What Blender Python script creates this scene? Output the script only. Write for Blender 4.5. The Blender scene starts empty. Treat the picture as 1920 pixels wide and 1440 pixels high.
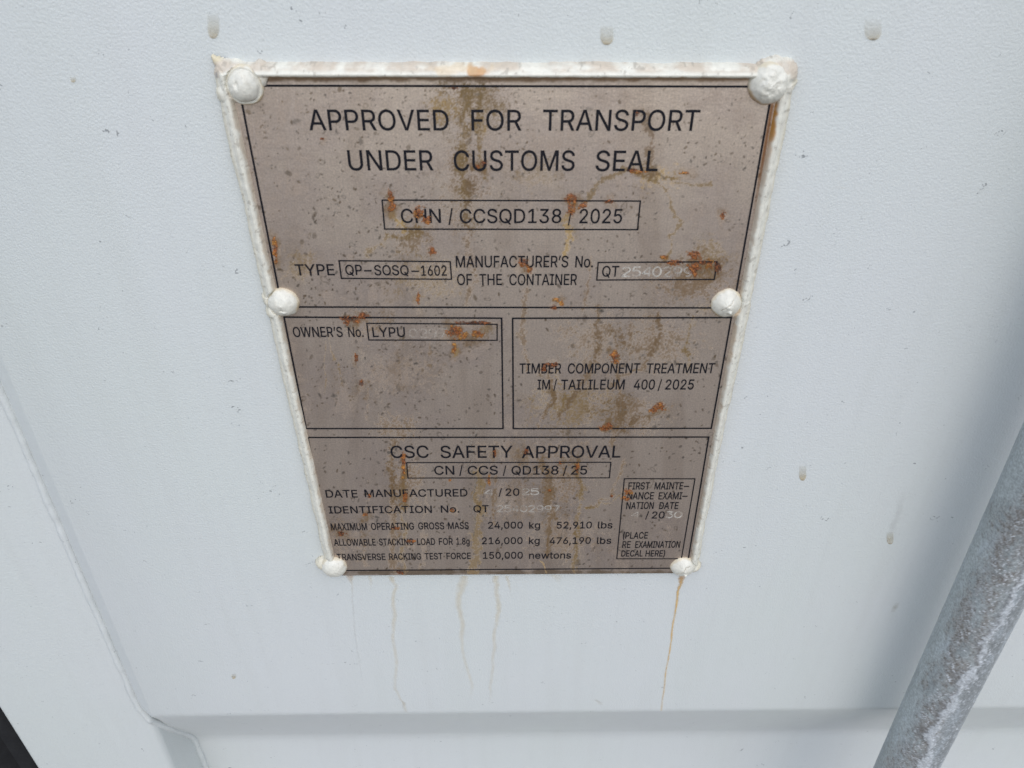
import bpy, bmesh, math, random
import numpy as np
from mathutils import Matrix, Vector
from mathutils.geometry import delaunay_2d_cdt

sc = bpy.context.scene
rng = np.random.RandomState(7)

# ------------------------------------------------------------------ camera, sky, sun, exposure
CAM_R = np.array([[0.99990215, 0.00359673, -0.01351851],
                  [-0.01325544, 0.55240192, -0.8334725],
                  [0.00446988, 0.83357014, 0.55239554]])
CAM_P = np.array([0.09056915, -0.27991317, 0.30512152])
FPX = 1400.0                                   # focal length in pixels of a 1920 wide picture
cam_d = bpy.data.cameras.new('camera')
cam_d.sensor_width = 36.0
cam_d.lens = FPX * 36.0 / 1920.0
cam_d.clip_start = 0.01
cam_d.clip_end = 400.0
cam_d.dof.use_dof = True
cam_d.dof.focus_distance = 0.40
cam_d.dof.aperture_fstop = 22.0
cam = bpy.data.objects.new('camera', cam_d)
sc.collection.objects.link(cam)
cam.matrix_world = Matrix([[*CAM_R[0], CAM_P[0]], [*CAM_R[1], CAM_P[1]], [*CAM_R[2], CAM_P[2]], [0, 0, 0, 1]])
sc.camera = cam

SUN_EL, SUN_AZ = math.radians(50), math.radians(8)      # azimuth from straight in front of the door, minus = to the left
world = bpy.data.worlds.new('World')
sc.world = world
world.use_nodes = True
wn = world.node_tree.nodes
wl = world.node_tree.links
wn.clear()
sky = wn.new('ShaderNodeTexSky')
sky.sky_type = 'NISHITA'
sky.sun_disc = False
sky.sun_elevation = SUN_EL
sky.sun_rotation = math.pi - SUN_AZ
sky.air_density = 1.0
sky.dust_density = 1.5
bg = wn.new('ShaderNodeBackground')
bg.inputs[1].default_value = 0.13
wo = wn.new('ShaderNodeOutputWorld')
wl.new(sky.outputs[0], bg.inputs[0])
wl.new(bg.outputs[0], wo.inputs[0])

sun_d = bpy.data.lights.new('sun', 'SUN')
sun_d.energy = 1.5
sun_d.angle = math.radians(100)
sun_d.color = (1.0, 0.985, 0.95)
sun = bpy.data.objects.new('sun', sun_d)
sc.collection.objects.link(sun)
to_sun = Vector((math.sin(SUN_AZ) * math.cos(SUN_EL), -math.cos(SUN_AZ) * math.cos(SUN_EL), math.sin(SUN_EL)))
sun.rotation_euler = to_sun.to_track_quat('Z', 'Y').to_euler()

sc.view_settings.view_transform = 'Standard'
sc.view_settings.look = 'None'
sc.view_settings.exposure = 0.42
sc.view_settings.gamma = 1.0
sc.view_settings.use_curve_mapping = False
sc.cycles.transparent_max_bounces = 16

# ------------------------------------------------------------------ measuring: a point of the photograph -> a point on the plane y = Y
def at(px, py, Y=0.0):
    d = CAM_R @ np.array([px - 960.0, -(py - 720.0), -FPX])
    return CAM_P + d * ((Y - CAM_P[1]) / d[1])

def survey(X, Y, Z):                            # the inverse, for stain layouts measured on the photograph
    q = np.stack([X - CAM_P[0], Y - CAM_P[1], Z - CAM_P[2]], -1) @ CAM_R
    return 960.0 + FPX * q[..., 0] / -q[..., 2], 720.0 - FPX * q[..., 1] / -q[..., 2]

# ------------------------------------------------------------------ numpy noise
def vnoise(x, y, seed=0):
    r = np.random.RandomState(seed)
    T = r.rand(256, 256)
    xi = np.floor(x).astype(int); yi = np.floor(y).astype(int)
    fx = x - xi; fy = y - yi
    fx = fx * fx * (3 - 2 * fx); fy = fy * fy * (3 - 2 * fy)
    a = T[xi % 256, yi % 256]; b = T[(xi + 1) % 256, yi % 256]
    c = T[xi % 256, (yi + 1) % 256]; d = T[(xi + 1) % 256, (yi + 1) % 256]
    return (a * (1 - fx) + b * fx) * (1 - fy) + (c * (1 - fx) + d * fx) * fy

def fbm(x, y, seed=0, octv=4, gain=0.5):
    s = 0.0; a = 1.0; t = 0.0
    for k in range(octv):
        s = s + a * vnoise(x * 2 ** k + 17.3 * k, y * 2 ** k + 5.1 * k, seed + k)
        t += a; a *= gain
    return s / t

def sstep(a, b, x):
    t = np.clip((x - a) / (b - a), 0, 1)
    return t * t * (3 - 2 * t)

def mixc(c, col, m):
    return c * (1 - m[..., None]) + np.array(col) * m[..., None]

def seg_dist(U, V, pts):                        # distance to a polyline and the running fraction along it
    best = np.full(U.shape, 1e9); frac = np.zeros(U.shape)
    n = len(pts) - 1
    for i in range(n):
        (ax, ay), (bx, by) = pts[i], pts[i + 1]
        dx, dy = bx - ax, by - ay
        t = np.clip(((U - ax) * dx + (V - ay) * dy) / (dx * dx + dy * dy + 1e-12), 0, 1)
        d = np.hypot(U - ax - t * dx, V - ay - t * dy)
        m = d < best
        best = np.where(m, d, best); frac = np.where(m, (i + t) / n, frac)
    return best, frac

# ------------------------------------------------------------------ object helpers
def link(o, parent=None):
    sc.collection.objects.link(o)
    if parent: o.parent = parent
    return o

def thing(name, label, cat, loc=(0, 0, 0)):
    o = link(bpy.data.objects.new(name, None))
    o.empty_display_size = 0.02
    o.location = loc
    o['label'] = label; o['category'] = cat
    return o

def root_loc(p):
    while p is not None and p.parent is not None: p = p.parent
    return np.array(p.location) if p is not None else np.zeros(3)

def part(name, verts, faces, mat, parent, col=None, smooth=True, label=None):
    me = bpy.data.meshes.new(name)
    off = root_loc(parent)
    me.from_pydata([tuple(v) for v in (np.asarray(verts, float) - off)], [], [tuple(int(i) for i in f) for f in faces])
    if col is not None:
        ca = me.color_attributes.new('Col', 'FLOAT_COLOR', 'POINT')
        c = np.asarray(col, np.float32)
        if c.shape[1] == 3: c = np.concatenate([c, np.ones((len(c), 1), np.float32)], 1)
        ca.data.foreach_set('color', c.ravel())
    if smooth: me.polygons.foreach_set('use_smooth', [True] * len(me.polygons))
    me.materials.append(mat)
    me.update()
    o = link(bpy.data.objects.new(name, me), parent)
    if label: o['label'] = label
    return o

def grid_part(name, P, mat, parent, col=None, keep=None, label=None, flip=False, wrap=False):
    """P: (n, m, 3) grid of points -> one sheet; keep: mask of vertices to keep"""
    n, m = P.shape[:2]
    idx = np.arange(n * m).reshape(n, m)
    if wrap:
        a, b = idx[:-1, :], np.roll(idx, -1, 1)[:-1, :]
        c, d = np.roll(idx, -1, 1)[1:, :], idx[1:, :]
    else:
        a, b, c, d = idx[:-1, :-1], idx[:-1, 1:], idx[1:, 1:], idx[1:, :-1]
    F = np.stack([a, b, c, d], -1).reshape(-1, 4)
    if flip: F = F[:, ::-1]
    V = P.reshape(-1, 3)
    C = None if col is None else np.asarray(col).reshape(-1, np.asarray(col).shape[-1])
    if keep is not None:
        k = keep.ravel()
        F = F[k[F].all(1)]
        used = np.unique(F)
        remap = -np.ones(len(V), int); remap[used] = np.arange(len(used))
        V = V[used]; F = remap[F]
        if C is not None: C = C[used]
    me = bpy.data.meshes.new(name)
    off = root_loc(parent)
    V = (V - off).astype(np.float32)
    me.vertices.add(len(V)); me.vertices.foreach_set('co', V.ravel())
    me.loops.add(F.size); me.loops.foreach_set('vertex_index', F.astype(np.int32).ravel())
    me.polygons.add(len(F))
    me.polygons.foreach_set('loop_start', np.arange(0, F.size, 4, dtype=np.int32))
    me.polygons.foreach_set('use_smooth', np.ones(len(F), bool))
    me.update(calc_edges=True)
    if C is not None:
        ca = me.color_attributes.new('Col', 'FLOAT_COLOR', 'POINT')
        C = C.astype(np.float32)
        if C.shape[1] == 3: C = np.concatenate([C, np.ones((len(C), 1), np.float32)], 1)
        ca.data.foreach_set('color', C.ravel())
    me.materials.append(mat)
    o = link(bpy.data.objects.new(name, me), parent)
    if label: o['label'] = label
    return o

# ------------------------------------------------------------------ material helpers
class NT:
    def __init__(s, name):
        s.m = bpy.data.materials.new(name); s.m.use_nodes = True
        s.t = s.m.node_tree; s.n = s.t.nodes; s.l = s.t.links
        s.b = s.n['Principled BSDF']
        s.geo = s.n.new('ShaderNodeNewGeometry')
    def put(s, sock, v):
        if hasattr(v, 'is_output') or isinstance(v, bpy.types.NodeSocket): s.l.new(v, sock)
        else: sock.default_value = v
    def set(s, **k):
        for a, v in k.items(): s.put(s.b.inputs[a.replace('_', ' ')], v)
        return s
    def scale(s, v, src=None):
        q = s.n.new('ShaderNodeVectorMath'); q.operation = 'MULTIPLY'
        s.l.new(src or s.geo.outputs['Position'], q.inputs[0]); q.inputs[1].default_value = v
        return q.outputs[0]
    def vadd(s, a, b):
        q = s.n.new('ShaderNodeVectorMath'); q.operation = 'ADD'
        s.put(q.inputs[0], a); s.put(q.inputs[1], b); return q.outputs[0]
    def noise(s, vec, sc=1.0, det=4.0, rough=0.55, color=False):
        q = s.n.new('ShaderNodeTexNoise'); s.l.new(vec, q.inputs['Vector'])
        q.inputs['Scale'].default_value = sc; q.inputs['Detail'].default_value = det; q.inputs['Roughness'].default_value = rough
        return q.outputs['Color' if color else 'Fac']
    def voro(s, vec, sc=1.0, feature='F1'):
        q = s.n.new('ShaderNodeTexVoronoi'); q.feature = feature; s.l.new(vec, q.inputs['Vector']); q.inputs['Scale'].default_value = sc
        return q
    def ramp(s, f, a, b, lo=0.0, hi=1.0):
        q = s.n.new('ShaderNodeMapRange'); q.interpolation_type = 'SMOOTHSTEP'
        s.put(q.inputs[0], f); q.inputs[1].default_value = a; q.inputs[2].default_value = b
        q.inputs[3].default_value = lo; q.inputs[4].default_value = hi
        return q.outputs[0]
    def math(s, op, a, b=0.0):
        q = s.n.new('ShaderNodeMath'); q.operation = op; s.put(q.inputs[0], a); s.put(q.inputs[1], b); return q.outputs[0]
    def mix(s, f, a, b, mode='MIX'):
        q = s.n.new('ShaderNodeMix'); q.data_type = 'RGBA'; q.blend_type = mode
        s.put(q.inputs[0], f)
        for sock, v in ((q.inputs[6], a), (q.inputs[7], b)):
            s.put(sock, (*v, 1.0) if isinstance(v, tuple) and len(v) == 3 else v)
        return q.outputs[2]
    def bump(s, h, strength=0.3, dist=0.001):
        q = s.n.new('ShaderNodeBump'); s.l.new(h, q.inputs['Height']); q.inputs['Strength'].default_value = strength; q.inputs['Distance'].default_value = dist
        s.l.new(q.outputs[0], s.b.inputs['Normal']); return q
    def attr(s):
        q = s.n.new('ShaderNodeVertexColor'); q.layer_name = 'Col'; return q

def paint_material():
    k = NT('white_paint')
    P = k.geo.outputs['Position']
    soft = k.noise(k.scale((9, 9, 4)), 1.0, 3)
    tint = k.mix(k.ramp(soft, .3, .7), PAINT_A, PAINT_B)
    smear = k.noise(k.scale((120, 120, 7)), 1.0, 4)
    tint = k.mix(k.ramp(smear, .42, .85, 0, .12), tint, (.45, .46, .43))
    grit = k.noise(P, 900, 2)
    tint = k.mix(k.ramp(grit, .35, .75, 0, .10), tint, (.45, .46, .47))
    # little dark scuffs, longer than high
    wob = k.vadd(k.scale((42, 42, 90)), k.scale((1.1, 1.1, 1.1), k.noise(P, 260, 2, color=True)))
    for scl, thr, pick, dark in ((1.3, .11, .84, .65), (2.2, .12, .84, .5), (4.5, .16, .80, .22)):
        v = k.voro(wob, scl)
        sep = k.n.new('ShaderNodeSeparateColor'); k.l.new(v.outputs['Color'], sep.inputs[0])
        m = k.math('MULTIPLY', k.ramp(v.outputs['Distance'], thr * .55, thr, dark, 0), k.ramp(sep.outputs[0], pick, pick + .01))
        tint = k.mix(m, tint, (.10, .11, .12))
    k.set(Base_Color=tint, Roughness=k.ramp(soft, .3, .7, .38, .5))
    h = k.math('ADD', k.noise(P, 1050, 2, .5), k.math('MULTIPLY', k.noise(P, 300, 2), .35))
    k.bump(h, .34, .0006)
    return k.m
PAINT_A, PAINT_B = (.586, .619, .600), (.590, .612, .610)
M_PAINT = paint_material()

def coloured(name, rough=.5, noise_amt=.25, scale=900, bump=.3, dist=.0003, metal=0.0, alpha=None):
    k = NT(name); a = k.attr(); P = k.geo.outputs['Position']
    g = k.noise(P, scale, 4, .6)
    lo = k.mix(1.0, a.outputs['Color'], (1 - noise_amt,) * 3, 'MULTIPLY')
    hi = k.mix(1.0, a.outputs['Color'], (1 + noise_amt * .6,) * 3, 'MULTIPLY')
    k.set(Base_Color=k.mix(k.ramp(g, .3, .7), lo, hi), Roughness=rough, Metallic=metal)
    if alpha:
        w = k.noise(P, alpha[0], 4, .6)
        k.set(Alpha=k.math('MULTIPLY', a.outputs['Alpha'], k.ramp(w, alpha[1], alpha[2], alpha[3], 1.0)))
    k.bump(k.noise(P, scale * .7, 4, .6), bump, dist)
    return k.m

M_CREAM = coloured('old_cream_paint', .38, .07, 500, .16, .0003)
M_STREAK = coloured('rusty_water_stain', .5, .12, 500, .1, .0002, alpha=(200, .3, .6, .5))
M_RUST = coloured('rust', .55, .5, 1100, 1.0, .0008, alpha=(800, .3, .6, .3))

def plate_material():
    k = NT('weathered_steel'); a = k.attr(); P = k.geo.outputs['Position']
    g = k.noise(P, 1400, 3, .6)
    br = k.noise(k.scale((1600, 1, 40)), 1.0, 3)
    c = k.mix(k.ramp(g, .3, .7), k.mix(1, a.outputs['Color'], (.86, .86, .86), 'MULTIPLY'), k.mix(1, a.outputs['Color'], (1.1, 1.1, 1.1), 'MULTIPLY'))
    c = k.mix(k.ramp(br, .35, .75, 0, .12), c, (.30, .27, .25))
    k.set(Base_Color=c, Metallic=k.ramp(a.outputs['Alpha'], 0, 1, .85, .1), Roughness=k.ramp(a.outputs['Alpha'], 0, 1, .38, .7))
    diag = k.noise(k.scale((70, 70, 120)), 1.0, 4)
    h = k.math('ADD', k.math('MULTIPLY', diag, .8), k.math('MULTIPLY', k.noise(P, 800, 3), .25))
    k.bump(h, .25, .0007)
    return k.m
M_PLATE = plate_material()

def ink_material():
    k = NT('black_print'); P = k.geo.outputs['Position']
    w = k.noise(P, 420, 5, .65)
    w2 = k.noise(P, 1500, 2, .6)
    s = k.math('ADD', k.math('MULTIPLY', w, .8), k.math('MULTIPLY', w2, .35))
    k.set(Base_Color=(.010, .010, .014, 1), Roughness=.5, Specular_IOR_Level=.15, Alpha=k.ramp(s, .31, .37, .5, 1.0))
    return k.m
M_INK = ink_material()

def stamp_material(top=.95, lo=.22):
    k = NT('stamped_bright_metal'); P = k.geo.outputs['Position']
    w = k.noise(P, 300, 4, .65)
    k.set(Base_Color=(.56, .53, .475, 1), Roughness=.4, Metallic=.1, Alpha=k.ramp(w, .32, .66, lo, top))
    return k.m
M_STAMP = stamp_material()
M_STAMP_FAINT = stamp_material(.62, .06)
M_STAMP_GHOST = stamp_material(.36, .04)

def rubber_material():
    k = NT('black_rubber'); P = k.geo.outputs['Position']
    g = k.noise(P, 120, 4)
    k.set(Base_Color=k.mix(k.ramp(g, .4, .8), (.003, .0035, .005), (.010, .011, .012)), Roughness=.7)
    k.bump(k.noise(P, 300, 3), .3, .001)
    return k.m
M_RUBBER = rubber_material()
M_ZINC = coloured('galvanised_zinc', .38, .26, 800, .5, .0003, metal=.25)

def ground_material():
    k = NT('gravel_yard'); P = k.geo.outputs['Position']
    g = k.noise(P, 30, 6, .7)
    k.set(Base_Color=k.mix(k.ramp(g, .3, .7), (.10, .088, .078), (.20, .178, .16)), Roughness=.9)
    k.bump(g, .6, .02)
    return k.m
M_GROUND = ground_material()

# glyph outlines: advance width, contours
GLYPHS = {
'A':(480,'16,0 201,509 276,509 463,0 395,0 287,302 264,372 232,478 245,478 213,371 191,302 85,0;110,142 110,199 370,199 370,142'),
'B':(456,'60,0 60,509 241,509 274,507 304,501 329,491 350,477 367,461 381,442 390,421 396,398 398,374 397,353 393,336 387,320 378,307 368,295 356,286 343,278 329,272 315,267 315,262 331,260 347,254 363,245 378,234 391,220 402,203 411,184 416,161 418,136 416,111 410,88 400,67 386,48 368,31 344,18 317,8 284,2 247,0;125,57 245,57 281,60 309,67 330,80 344,96 353,115 355,137 354,153 350,169 342,184 333,197 320,209 306,218 289,225 269,229 248,231 125,231;125,285 238,285 256,287 273,290 288,296 302,304 314,314 323,326 330,340 335,355 336,372 333,393 326,412 313,429 294,442 270,449 240,452 125,452'),
'C':(510,'267,-7 225,-3 186,7 150,25 119,49 92,79 70,115 53,157 44,203 40,254 44,305 53,352 70,393 92,429 119,459 150,484 186,501 225,512 267,516 293,514 317,511 340,504 362,496 383,485 402,471 419,456 435,438 448,418 459,397 467,373 473,348 408,348 404,365 397,380 389,395 380,407 369,418 357,428 344,437 330,444 315,449 300,453 284,455 267,456 237,453 209,445 184,432 161,414 141,391 125,364 113,332 106,295 103,254 106,213 113,177 125,145 141,117 161,94 184,76 210,63 237,56 267,53 284,54 300,56 315,60 330,65 344,72 357,81 369,90 380,102 389,114 397,128 404,144 408,160 473,160 467,135 459,112 448,91 435,71 420,53 402,38 383,24 363,13 341,5 317,-2 293,-6'),
'D':(502,'219,0 96,0 96,57 215,57 254,60 288,68 318,81 343,99 363,122 379,149 390,181 397,216 399,255 397,294 390,329 379,361 364,388 344,410 320,428 291,441 258,449 221,452 93,452 93,509 225,509 273,505 315,495 353,478 385,455 412,426 433,391 449,351 458,306 462,255 458,205 449,159 433,119 411,83 384,54 351,31 312,14 268,3;125,509 125,0 60,0 60,509'),
'E':(419,'60,0 60,509 372,509 372,452 125,452 125,286 355,286 355,229 125,229 125,57 375,57 375,0'),
'F':(410,'60,0 60,509 369,509 369,452 125,452 125,278 346,278 346,221 125,221 125,0'),
'G':(520,'269,-7 225,-3 185,7 149,25 118,49 91,79 69,116 53,157 43,203 40,254 43,305 53,352 69,393 91,429 117,459 149,484 184,501 223,512 265,516 291,514 316,510 340,504 363,494 384,483 403,469 421,453 436,436 449,416 460,395 468,373 474,349 408,349 402,365 395,379 387,393 378,406 368,417 356,427 344,436 330,443 315,448 300,453 283,455 265,456 236,453 209,445 183,432 160,414 141,392 125,364 113,332 106,295 103,254 106,213 113,177 125,145 141,117 161,95 184,76 210,63 238,56 269,53 296,55 322,61 345,71 365,85 382,102 396,123 407,147 413,173 415,202 434,199 283,199 283,256 478,256 478,200 475,160 466,124 451,91 431,62 406,38 377,19 344,5 308,-4'),
'H':(517,'60,0 60,509 125,509 125,289 392,289 392,509 457,509 457,0 392,0 392,232 125,232 125,0'),
'I':(300,'31,0 31,57 118,57 118,452 31,452 31,509 269,509 269,452 183,452 183,57 269,57 269,0'),
'J':(396,'185,-7 143,-2 106,11 75,33 52,63 38,100 33,145 33,173 98,173 98,145 100,117 108,93 122,74 139,61 160,53 185,50 209,53 230,61 248,74 261,93 269,117 272,145 272,509 336,509 336,145 332,100 318,63 294,33 263,11 227,-2'),
'K':(467,'104,145 104,216 139,261 174,303 212,344 364,509 448,509 231,276 228,276;60,0 60,509 125,509 125,334 124,225 125,193 125,0;372,0 188,259 228,309 449,0'),
'L':(393,'60,0 60,509 125,509 125,57 361,57 361,0'),
'M':(628,'60,0 60,509 152,509 277,187 287,159 299,123 311,84 322,49 307,49 318,83 330,121 342,158 352,187 476,509 568,509 568,0 504,0 504,291 504,327 505,369 506,413 507,457 513,457 498,409 482,363 467,322 456,291 342,0 286,0 170,291 159,321 145,361 129,408 112,457 119,457 120,416 121,372 122,328 122,291 122,0'),
'N':(523,'60,0 60,509 136,509 343,183 363,151 388,107 414,55 405,54 401,108 399,157 399,195 399,509 463,509 463,0 387,0 202,290 177,331 148,381 108,452 119,454 122,384 124,328 125,291 125,0'),
'O':(533,'267,-7 225,-3 186,7 150,25 119,49 92,79 70,115 53,157 44,203 40,254 44,305 53,352 70,393 92,429 119,459 150,484 186,501 225,512 267,516 309,512 348,501 384,484 415,459 442,429 464,393 480,352 490,305 493,254 490,203 480,157 464,115 442,79 415,49 384,25 348,7 309,-3;267,53 296,55 324,63 349,76 372,94 392,116 408,144 420,176 428,213 430,254 428,295 420,332 408,365 392,392 372,415 349,433 324,446 296,453 267,456 237,453 210,445 184,433 161,415 142,392 125,364 113,332 106,295 103,254 106,213 113,176 125,144 142,117 161,94 184,76 210,63 237,55'),
'P':(445,'60,0 60,509 235,509 272,506 305,499 332,487 356,471 375,452 390,430 400,404 407,377 409,348 407,318 400,291 390,265 375,243 356,223 332,207 305,195 272,188 235,186 109,186 109,242 233,242 257,244 279,248 297,256 312,266 324,279 333,294 339,310 343,328 344,348 343,367 339,385 333,402 324,416 312,428 297,439 279,446 257,451 232,452 125,452 125,0'),
'Q':(533,'245,159 313,159 369,85 384,65 468,-48 401,-48 346,27 331,46;267,-7 225,-3 186,7 150,25 119,49 92,79 70,115 53,157 44,203 40,254 44,305 53,352 70,393 92,429 119,459 150,484 186,501 225,512 267,516 309,512 348,501 384,484 415,459 442,429 464,393 480,352 490,305 493,254 490,203 480,157 464,115 442,79 415,49 384,25 348,7 309,-3;267,53 296,55 324,63 349,76 372,94 392,116 408,144 420,176 428,213 430,254 428,295 420,332 408,365 392,392 372,415 349,433 324,446 296,453 267,456 237,453 210,445 184,433 161,415 142,392 125,364 113,332 106,295 103,254 106,213 113,176 125,144 142,117 161,94 184,76 210,63 237,55'),
'R':(449,'60,0 60,509 236,509 273,506 305,500 333,489 356,473 376,455 390,433 401,408 407,381 409,352 407,323 401,296 390,271 376,250 356,232 333,217 305,206 273,200 236,198 96,198 96,255 234,255 258,256 280,260 298,267 313,276 325,287 334,300 340,316 344,333 345,352 344,371 340,389 334,405 325,419 313,430 298,440 279,446 258,451 233,452 125,452 125,0;353,0 230,229 303,229 428,0'),
'S':(447,'224,-9 188,-7 156,-1 128,9 102,23 81,40 64,60 51,83 42,109 38,137 104,137 108,118 114,102 123,88 136,76 150,66 166,59 185,53 204,50 224,49 246,50 267,54 286,60 303,69 317,79 329,92 338,106 344,122 346,139 344,154 340,168 332,179 322,189 310,197 296,205 245,222 184,239 145,253 112,269 86,289 67,313 56,341 52,372 54,400 62,425 75,448 92,468 113,484 138,498 165,508 195,514 227,516 259,514 289,508 316,498 340,484 360,468 377,449 390,427 398,403 401,378 337,378 332,402 320,421 302,437 280,449 254,456 225,459 204,457 185,454 167,448 152,440 139,430 129,418 121,405 117,391 115,376 117,359 122,345 131,334 142,324 155,315 169,308 212,293 264,279 312,264 328,256 344,248 359,238 372,226 384,213 395,198 402,180 407,161 408,139 406,112 399,87 386,64 370,43 349,25 323,11 294,0 261,-7'),
'T':(449,'32,452 32,509 417,509 417,452 257,452 257,0 193,0 193,452'),
'U':(517,'259,-8 220,-6 186,2 154,15 126,33 103,55 85,80 71,108 63,140 60,173 60,509 124,509 124,178 126,155 132,133 141,113 153,95 169,80 187,68 208,59 232,53 259,52 285,53 309,59 331,68 349,80 364,95 377,113 385,133 391,155 393,178 393,509 457,509 457,173 454,140 446,108 433,80 414,55 391,33 363,15 332,2 297,-6'),
'V':(480,'204,0 16,509 84,509 192,206 215,137 248,31 235,31 267,138 290,206 395,509 463,509 278,0'),
'W':(686,'155,0 16,509 82,509 163,196 175,145 187,94 197,40 189,40 200,94 211,145 224,196 306,509 380,509 462,196 474,145 486,94 497,40 488,40 499,94 510,145 523,196 603,509 670,509 530,0 455,0 368,323 351,391 336,475 350,475 335,395 318,323 230,0'),
'X':(474,'18,0 217,284 217,236 29,509 104,509 178,400 204,361 223,329 243,292 232,292 252,329 272,361 298,400 374,509 446,509 259,239 259,287 456,0 382,0 292,129 268,165 250,195 230,231 244,231 225,196 206,166 182,129 91,0'),
'Y':(472,'203,0 203,208 16,509 91,509 192,344 222,292 250,230 224,230 251,293 280,344 381,509 455,509 268,208 268,0'),
'Z':(438,'42,0 42,46 273,385 306,431 341,476 348,454 285,452 223,452 40,452 40,509 397,509 397,462 169,129 134,81 97,33 90,54 152,57 214,57 399,57 399,0'),
'0':(453,'227,-7 191,-3 158,7 130,24 105,48 85,77 69,113 57,155 50,202 48,254 50,306 57,353 69,395 85,431 106,461 130,484 159,502 191,512 227,516 262,512 295,502 323,484 348,461 368,431 384,395 396,353 403,306 405,254 403,202 396,155 384,113 368,77 348,48 323,24 295,7 263,-3;227,50 250,52 271,60 290,74 306,92 320,116 330,144 338,176 342,213 344,254 342,295 338,332 330,365 320,393 306,416 290,435 271,449 250,457 227,460 203,457 182,449 163,435 147,416 134,393 123,365 115,332 111,295 109,254 111,213 115,176 123,144 134,116 147,92 163,74 182,60 203,52'),
'1':(453,'76,0 76,55 391,55 391,0;276,509 276,0 212,0 212,448 209,448 86,358 86,427 198,509'),
'2':(453,'64,0 64,47 234,229 282,282 294,298 303,312 311,327 316,341 319,356 320,371 319,389 315,405 308,419 298,431 287,441 273,449 258,455 241,458 224,460 205,458 188,454 172,447 159,438 148,427 139,413 132,398 128,381 127,362 66,362 68,391 75,418 86,442 102,464 121,482 143,496 168,507 196,513 225,516 254,513 281,507 306,497 328,482 346,465 361,445 372,423 379,398 381,372 380,354 377,336 371,318 363,299 351,280 336,259 267,180 153,60 153,57 389,57 389,0'),
'3':(453,'218,-7 188,-5 159,1 133,10 108,22 88,38 70,57 57,79 48,104 44,132 109,132 112,115 118,100 126,87 137,76 150,66 165,59 182,54 200,51 219,50 239,51 258,55 275,61 291,69 304,80 315,93 323,108 328,125 329,145 328,163 323,180 316,196 306,211 292,223 275,234 254,241 229,246 201,248 157,248 157,299 288,448 288,452 70,452 70,509 372,509 372,461 211,278 211,289 247,290 279,286 308,276 333,262 354,244 371,222 383,198 391,173 393,145 390,116 383,90 370,66 354,45 333,27 309,12 281,2 251,-5'),
'4':(453,'40,105 40,158 247,509 311,509 109,166 109,163 413,163 413,105;282,0 282,121 282,146 282,318 343,318 343,0'),
'5':(453,'221,-7 192,-5 165,1 140,11 118,25 99,41 83,60 71,82 63,105 60,130 122,130 125,115 130,102 138,89 148,78 160,68 173,60 188,54 204,51 221,50 241,51 259,56 276,64 291,75 304,89 314,104 322,122 326,141 328,162 326,183 321,203 314,221 303,237 290,251 275,262 257,270 238,275 218,277 201,276 184,273 167,268 152,262 139,255 128,246 67,253 96,509 366,509 366,452 151,452 134,301 136,301 148,311 162,318 178,325 194,330 212,333 229,334 252,332 274,328 294,321 313,311 330,299 345,285 358,269 370,251 379,231 386,210 390,187 391,163 388,132 381,102 369,76 352,52 332,32 309,15 282,3 253,-4'),
'6':(453,'226,-7 196,-4 168,3 142,15 119,31 100,51 84,74 73,101 66,130 64,162 65,187 71,212 80,239 93,268 112,302 137,340 252,509 322,509 151,261 145,261 151,270 157,279 165,288 174,295 184,302 196,307 208,311 221,313 235,314 265,312 291,305 316,295 337,280 355,262 370,240 380,215 387,187 389,157 387,127 379,98 368,73 352,50 333,30 310,14 284,3 257,-4;226,48 245,50 263,55 279,63 293,73 304,86 314,101 322,119 326,137 327,157 326,178 322,196 314,213 304,228 293,241 279,251 263,259 245,264 226,265 207,264 190,259 174,252 160,241 148,229 138,214 131,197 126,179 125,158 126,138 131,119 138,102 148,86 160,73 174,63 190,55 207,50'),
'7':(453,'97,0 323,448 323,452 62,452 62,509 391,509 391,449 165,0'),
'8':(453,'226,-7 193,-5 163,1 136,11 111,25 91,42 74,62 62,84 54,109 52,135 53,156 58,176 65,195 75,212 87,228 101,241 117,252 134,260 153,265 153,267 129,276 109,289 93,308 80,330 73,354 70,380 73,405 79,429 90,450 106,469 124,485 146,498 170,508 197,514 226,516 255,514 282,508 306,498 328,485 346,469 361,450 373,429 379,405 382,380 379,354 372,330 359,308 343,289 323,276 300,267 300,265 319,260 335,252 351,241 365,228 377,212 387,195 395,176 399,156 401,135 398,109 391,84 378,62 362,42 341,25 317,11 289,1 259,-5;226,49 248,50 267,54 285,60 300,69 313,79 323,91 331,106 335,121 337,139 335,157 330,173 322,189 312,202 298,213 283,223 265,230 247,234 226,235 206,234 187,230 169,223 154,213 140,202 130,189 122,173 117,157 115,139 117,121 121,106 129,91 139,79 152,69 167,60 185,54 205,50;226,290 244,291 260,294 274,300 287,308 298,318 307,330 314,344 318,359 319,376 318,392 314,407 308,420 299,432 288,442 275,449 260,455 244,459 226,460 208,459 192,455 177,449 164,442 153,432 145,420 138,407 134,392 133,376 134,359 138,344 145,330 154,318 165,308 178,300 193,294 209,291'),
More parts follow.
